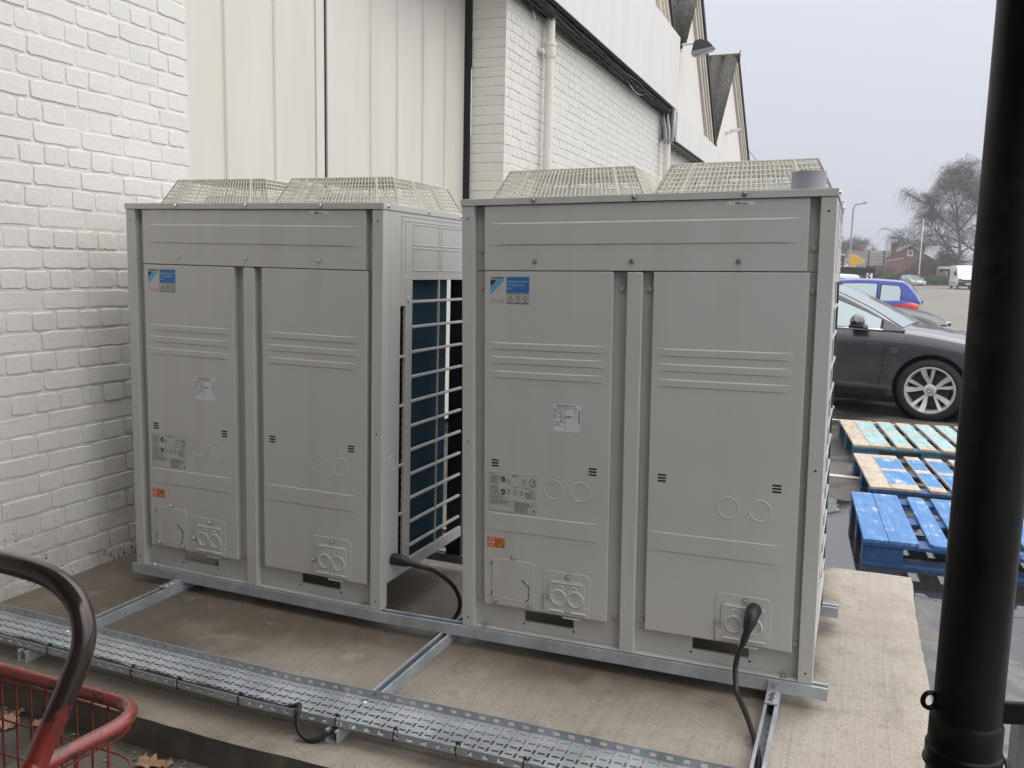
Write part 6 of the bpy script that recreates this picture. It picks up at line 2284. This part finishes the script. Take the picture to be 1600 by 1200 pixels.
def leafy(name, label, cat, loc, blobs, n, size, mat, seed, group=None, flat_=1.0, stem=None):
    rr = random.Random(seed)
    t = thing(name, label, cat, loc, 0, group)
    mb = MB()
    tot = sum(b[3] * b[4] * b[5] for b in blobs)
    for (bx, by, bz, rx, ry, rz) in blobs:
        for i in range(int(n * rx * ry * rz / tot) + 1):
            while True:
                v = Vector((rr.uniform(-1, 1), rr.uniform(-1, 1), rr.uniform(-1, 1)))
                if .25 < v.length < 1:
                    break
            v *= rr.uniform(.85, 1.12)
            p = Vector((bx + v.x * rx, by + v.y * ry, max(.02, bz + v.z * rz)))
            s = size * rr.uniform(.5, 1.4)
            q = Matrix.Rotation(rr.uniform(0, 6.28), 3, 'Z') @ Matrix.Rotation(rr.uniform(-1.2, 1.2), 3, 'X')
            a, b, c = q @ Vector((s, 0, 0)), q @ Vector((0, s * .55 * flat_, 0)), q @ Vector((-s * .8, s * .1, s * .3))
            mb.add([tuple(p + a), tuple(p + b), tuple(p + c), tuple(p - b)], [(0, 1, 2, 3)])
    mb.build('crown' if cat == 'tree' else 'foliage', mat, t, kind='stuff')
    if stem:
        MB().tube([(0, 0, 0), (0, 0, stem)], [.16, .05], 6).build('trunk', M['bark'], t)
    return t
leafy('conifer_tree', 'dark green conifer between the brick house and the birch', 'tree', (11.3, 125.4, gz(125)),
      [(0, 0, 1.3, 2.2, 1.6, 1.6), (.2, 0, 2.6, 1.8, 1.4, 1.5), (-.1, 0, 4.0, 1.1, 1.0, 1.3), (.1, 0, 5.2, .5, .5, .9), (1.6, .3, 1.6, 1.4, 1.2, 1.6)], 9000, .16, M['conifer'], 5, None, .5, 5.0)
def scrub(name, label, x0, x1, y, h0, h1, n, seed):
    rr = random.Random(seed)
    t = thing(name, label, 'bush', ((x0 + x1) / 2, y, gz(y)))
    mb = MB()
    for i in range(n):
        x = rr.uniform(x0, x1) - (x0 + x1) / 2
        h = rr.uniform(h0, h1) * (.8 + .2 * sin(x * 1.7 + seed))
        p = Vector((x, rr.uniform(-1, 1), 0))
        q = p + Vector((rr.gauss(0, .25), rr.gauss(0, .2), h * .55))
        mb.tube([p, q, q + Vector((rr.gauss(0, .35), rr.gauss(0, .2), h * .45))], [.022, .016, .008], 3, cap=False)
        for k in range(5):
            a = p.lerp(q, rr.uniform(.3, 1))
            mb.tube([a, a + Vector((rr.gauss(0, .3), rr.gauss(0, .3), rr.uniform(.1, .7)))], [.012, .006], 3, cap=False)
    mb.build('twigs', M['scrub'], t, kind='stuff')
scrub('scrub_bush', 'brown leafless scrub in front of the brick house', 5.4, 12.2, 127.5, 1.2, 2.3, 1500, 4)
scrub('scrub_bush', 'brown leafless scrub under the large road sign', 1.5, 5.5, 125.5, 1.0, 2.2, 1100, 6)
scrub('scrub_bush', 'brown leafless scrub below the birch right of the white van', 12.0, 18.0, 124, 1.5, 3.4, 1500, 8)
leafy('hedge', 'low green hedge along the far edge of the car park', 'hedge', (8.0, 115.0, gz(115)),
      [(-4.0 + i * .9, .15 * sin(i * 2.1), .55 + .12 * sin(i * 1.3), .8, .9, .75 + .22 * sin(i * 1.9 + 1)) for i in range(13)], 12000, .10, M['hedge'], 9)
struct(MB().prism([(-40, 0), (-40, .12), (60, .12), (60, 0)], 'y', 112.4, 112.6).build('kerb', M['concrete']), 'low kerb below the green hedge').location = (0, 0, gz(112.5) - .02)

# ------------------------------------------------------------------ misty winter air
hz = MB().box(-152, 152, -13, 262, -1.3, 18.5).build('haze', None)
hz.data.materials.clear()
m = bpy.data.materials.new('misty_air')
m.use_nodes = True
n_ = m.node_tree
n_.nodes.clear()
ov = n_.nodes.new('ShaderNodeOutputMaterial')
pv = n_.nodes.new('ShaderNodeVolumePrincipled')
pv.inputs['Color'].default_value = (.93, .95, 1.0, 1)
pv.inputs['Density'].default_value = .0012
pv.inputs['Anisotropy'].default_value = .2
n_.links.new(pv.outputs[0], ov.inputs['Volume'])
hz.data.materials.append(m)
hz['kind'] = 'stuff'
hz['label'] = 'thin winter mist over the car park'
hz.display_type = 'WIRE'
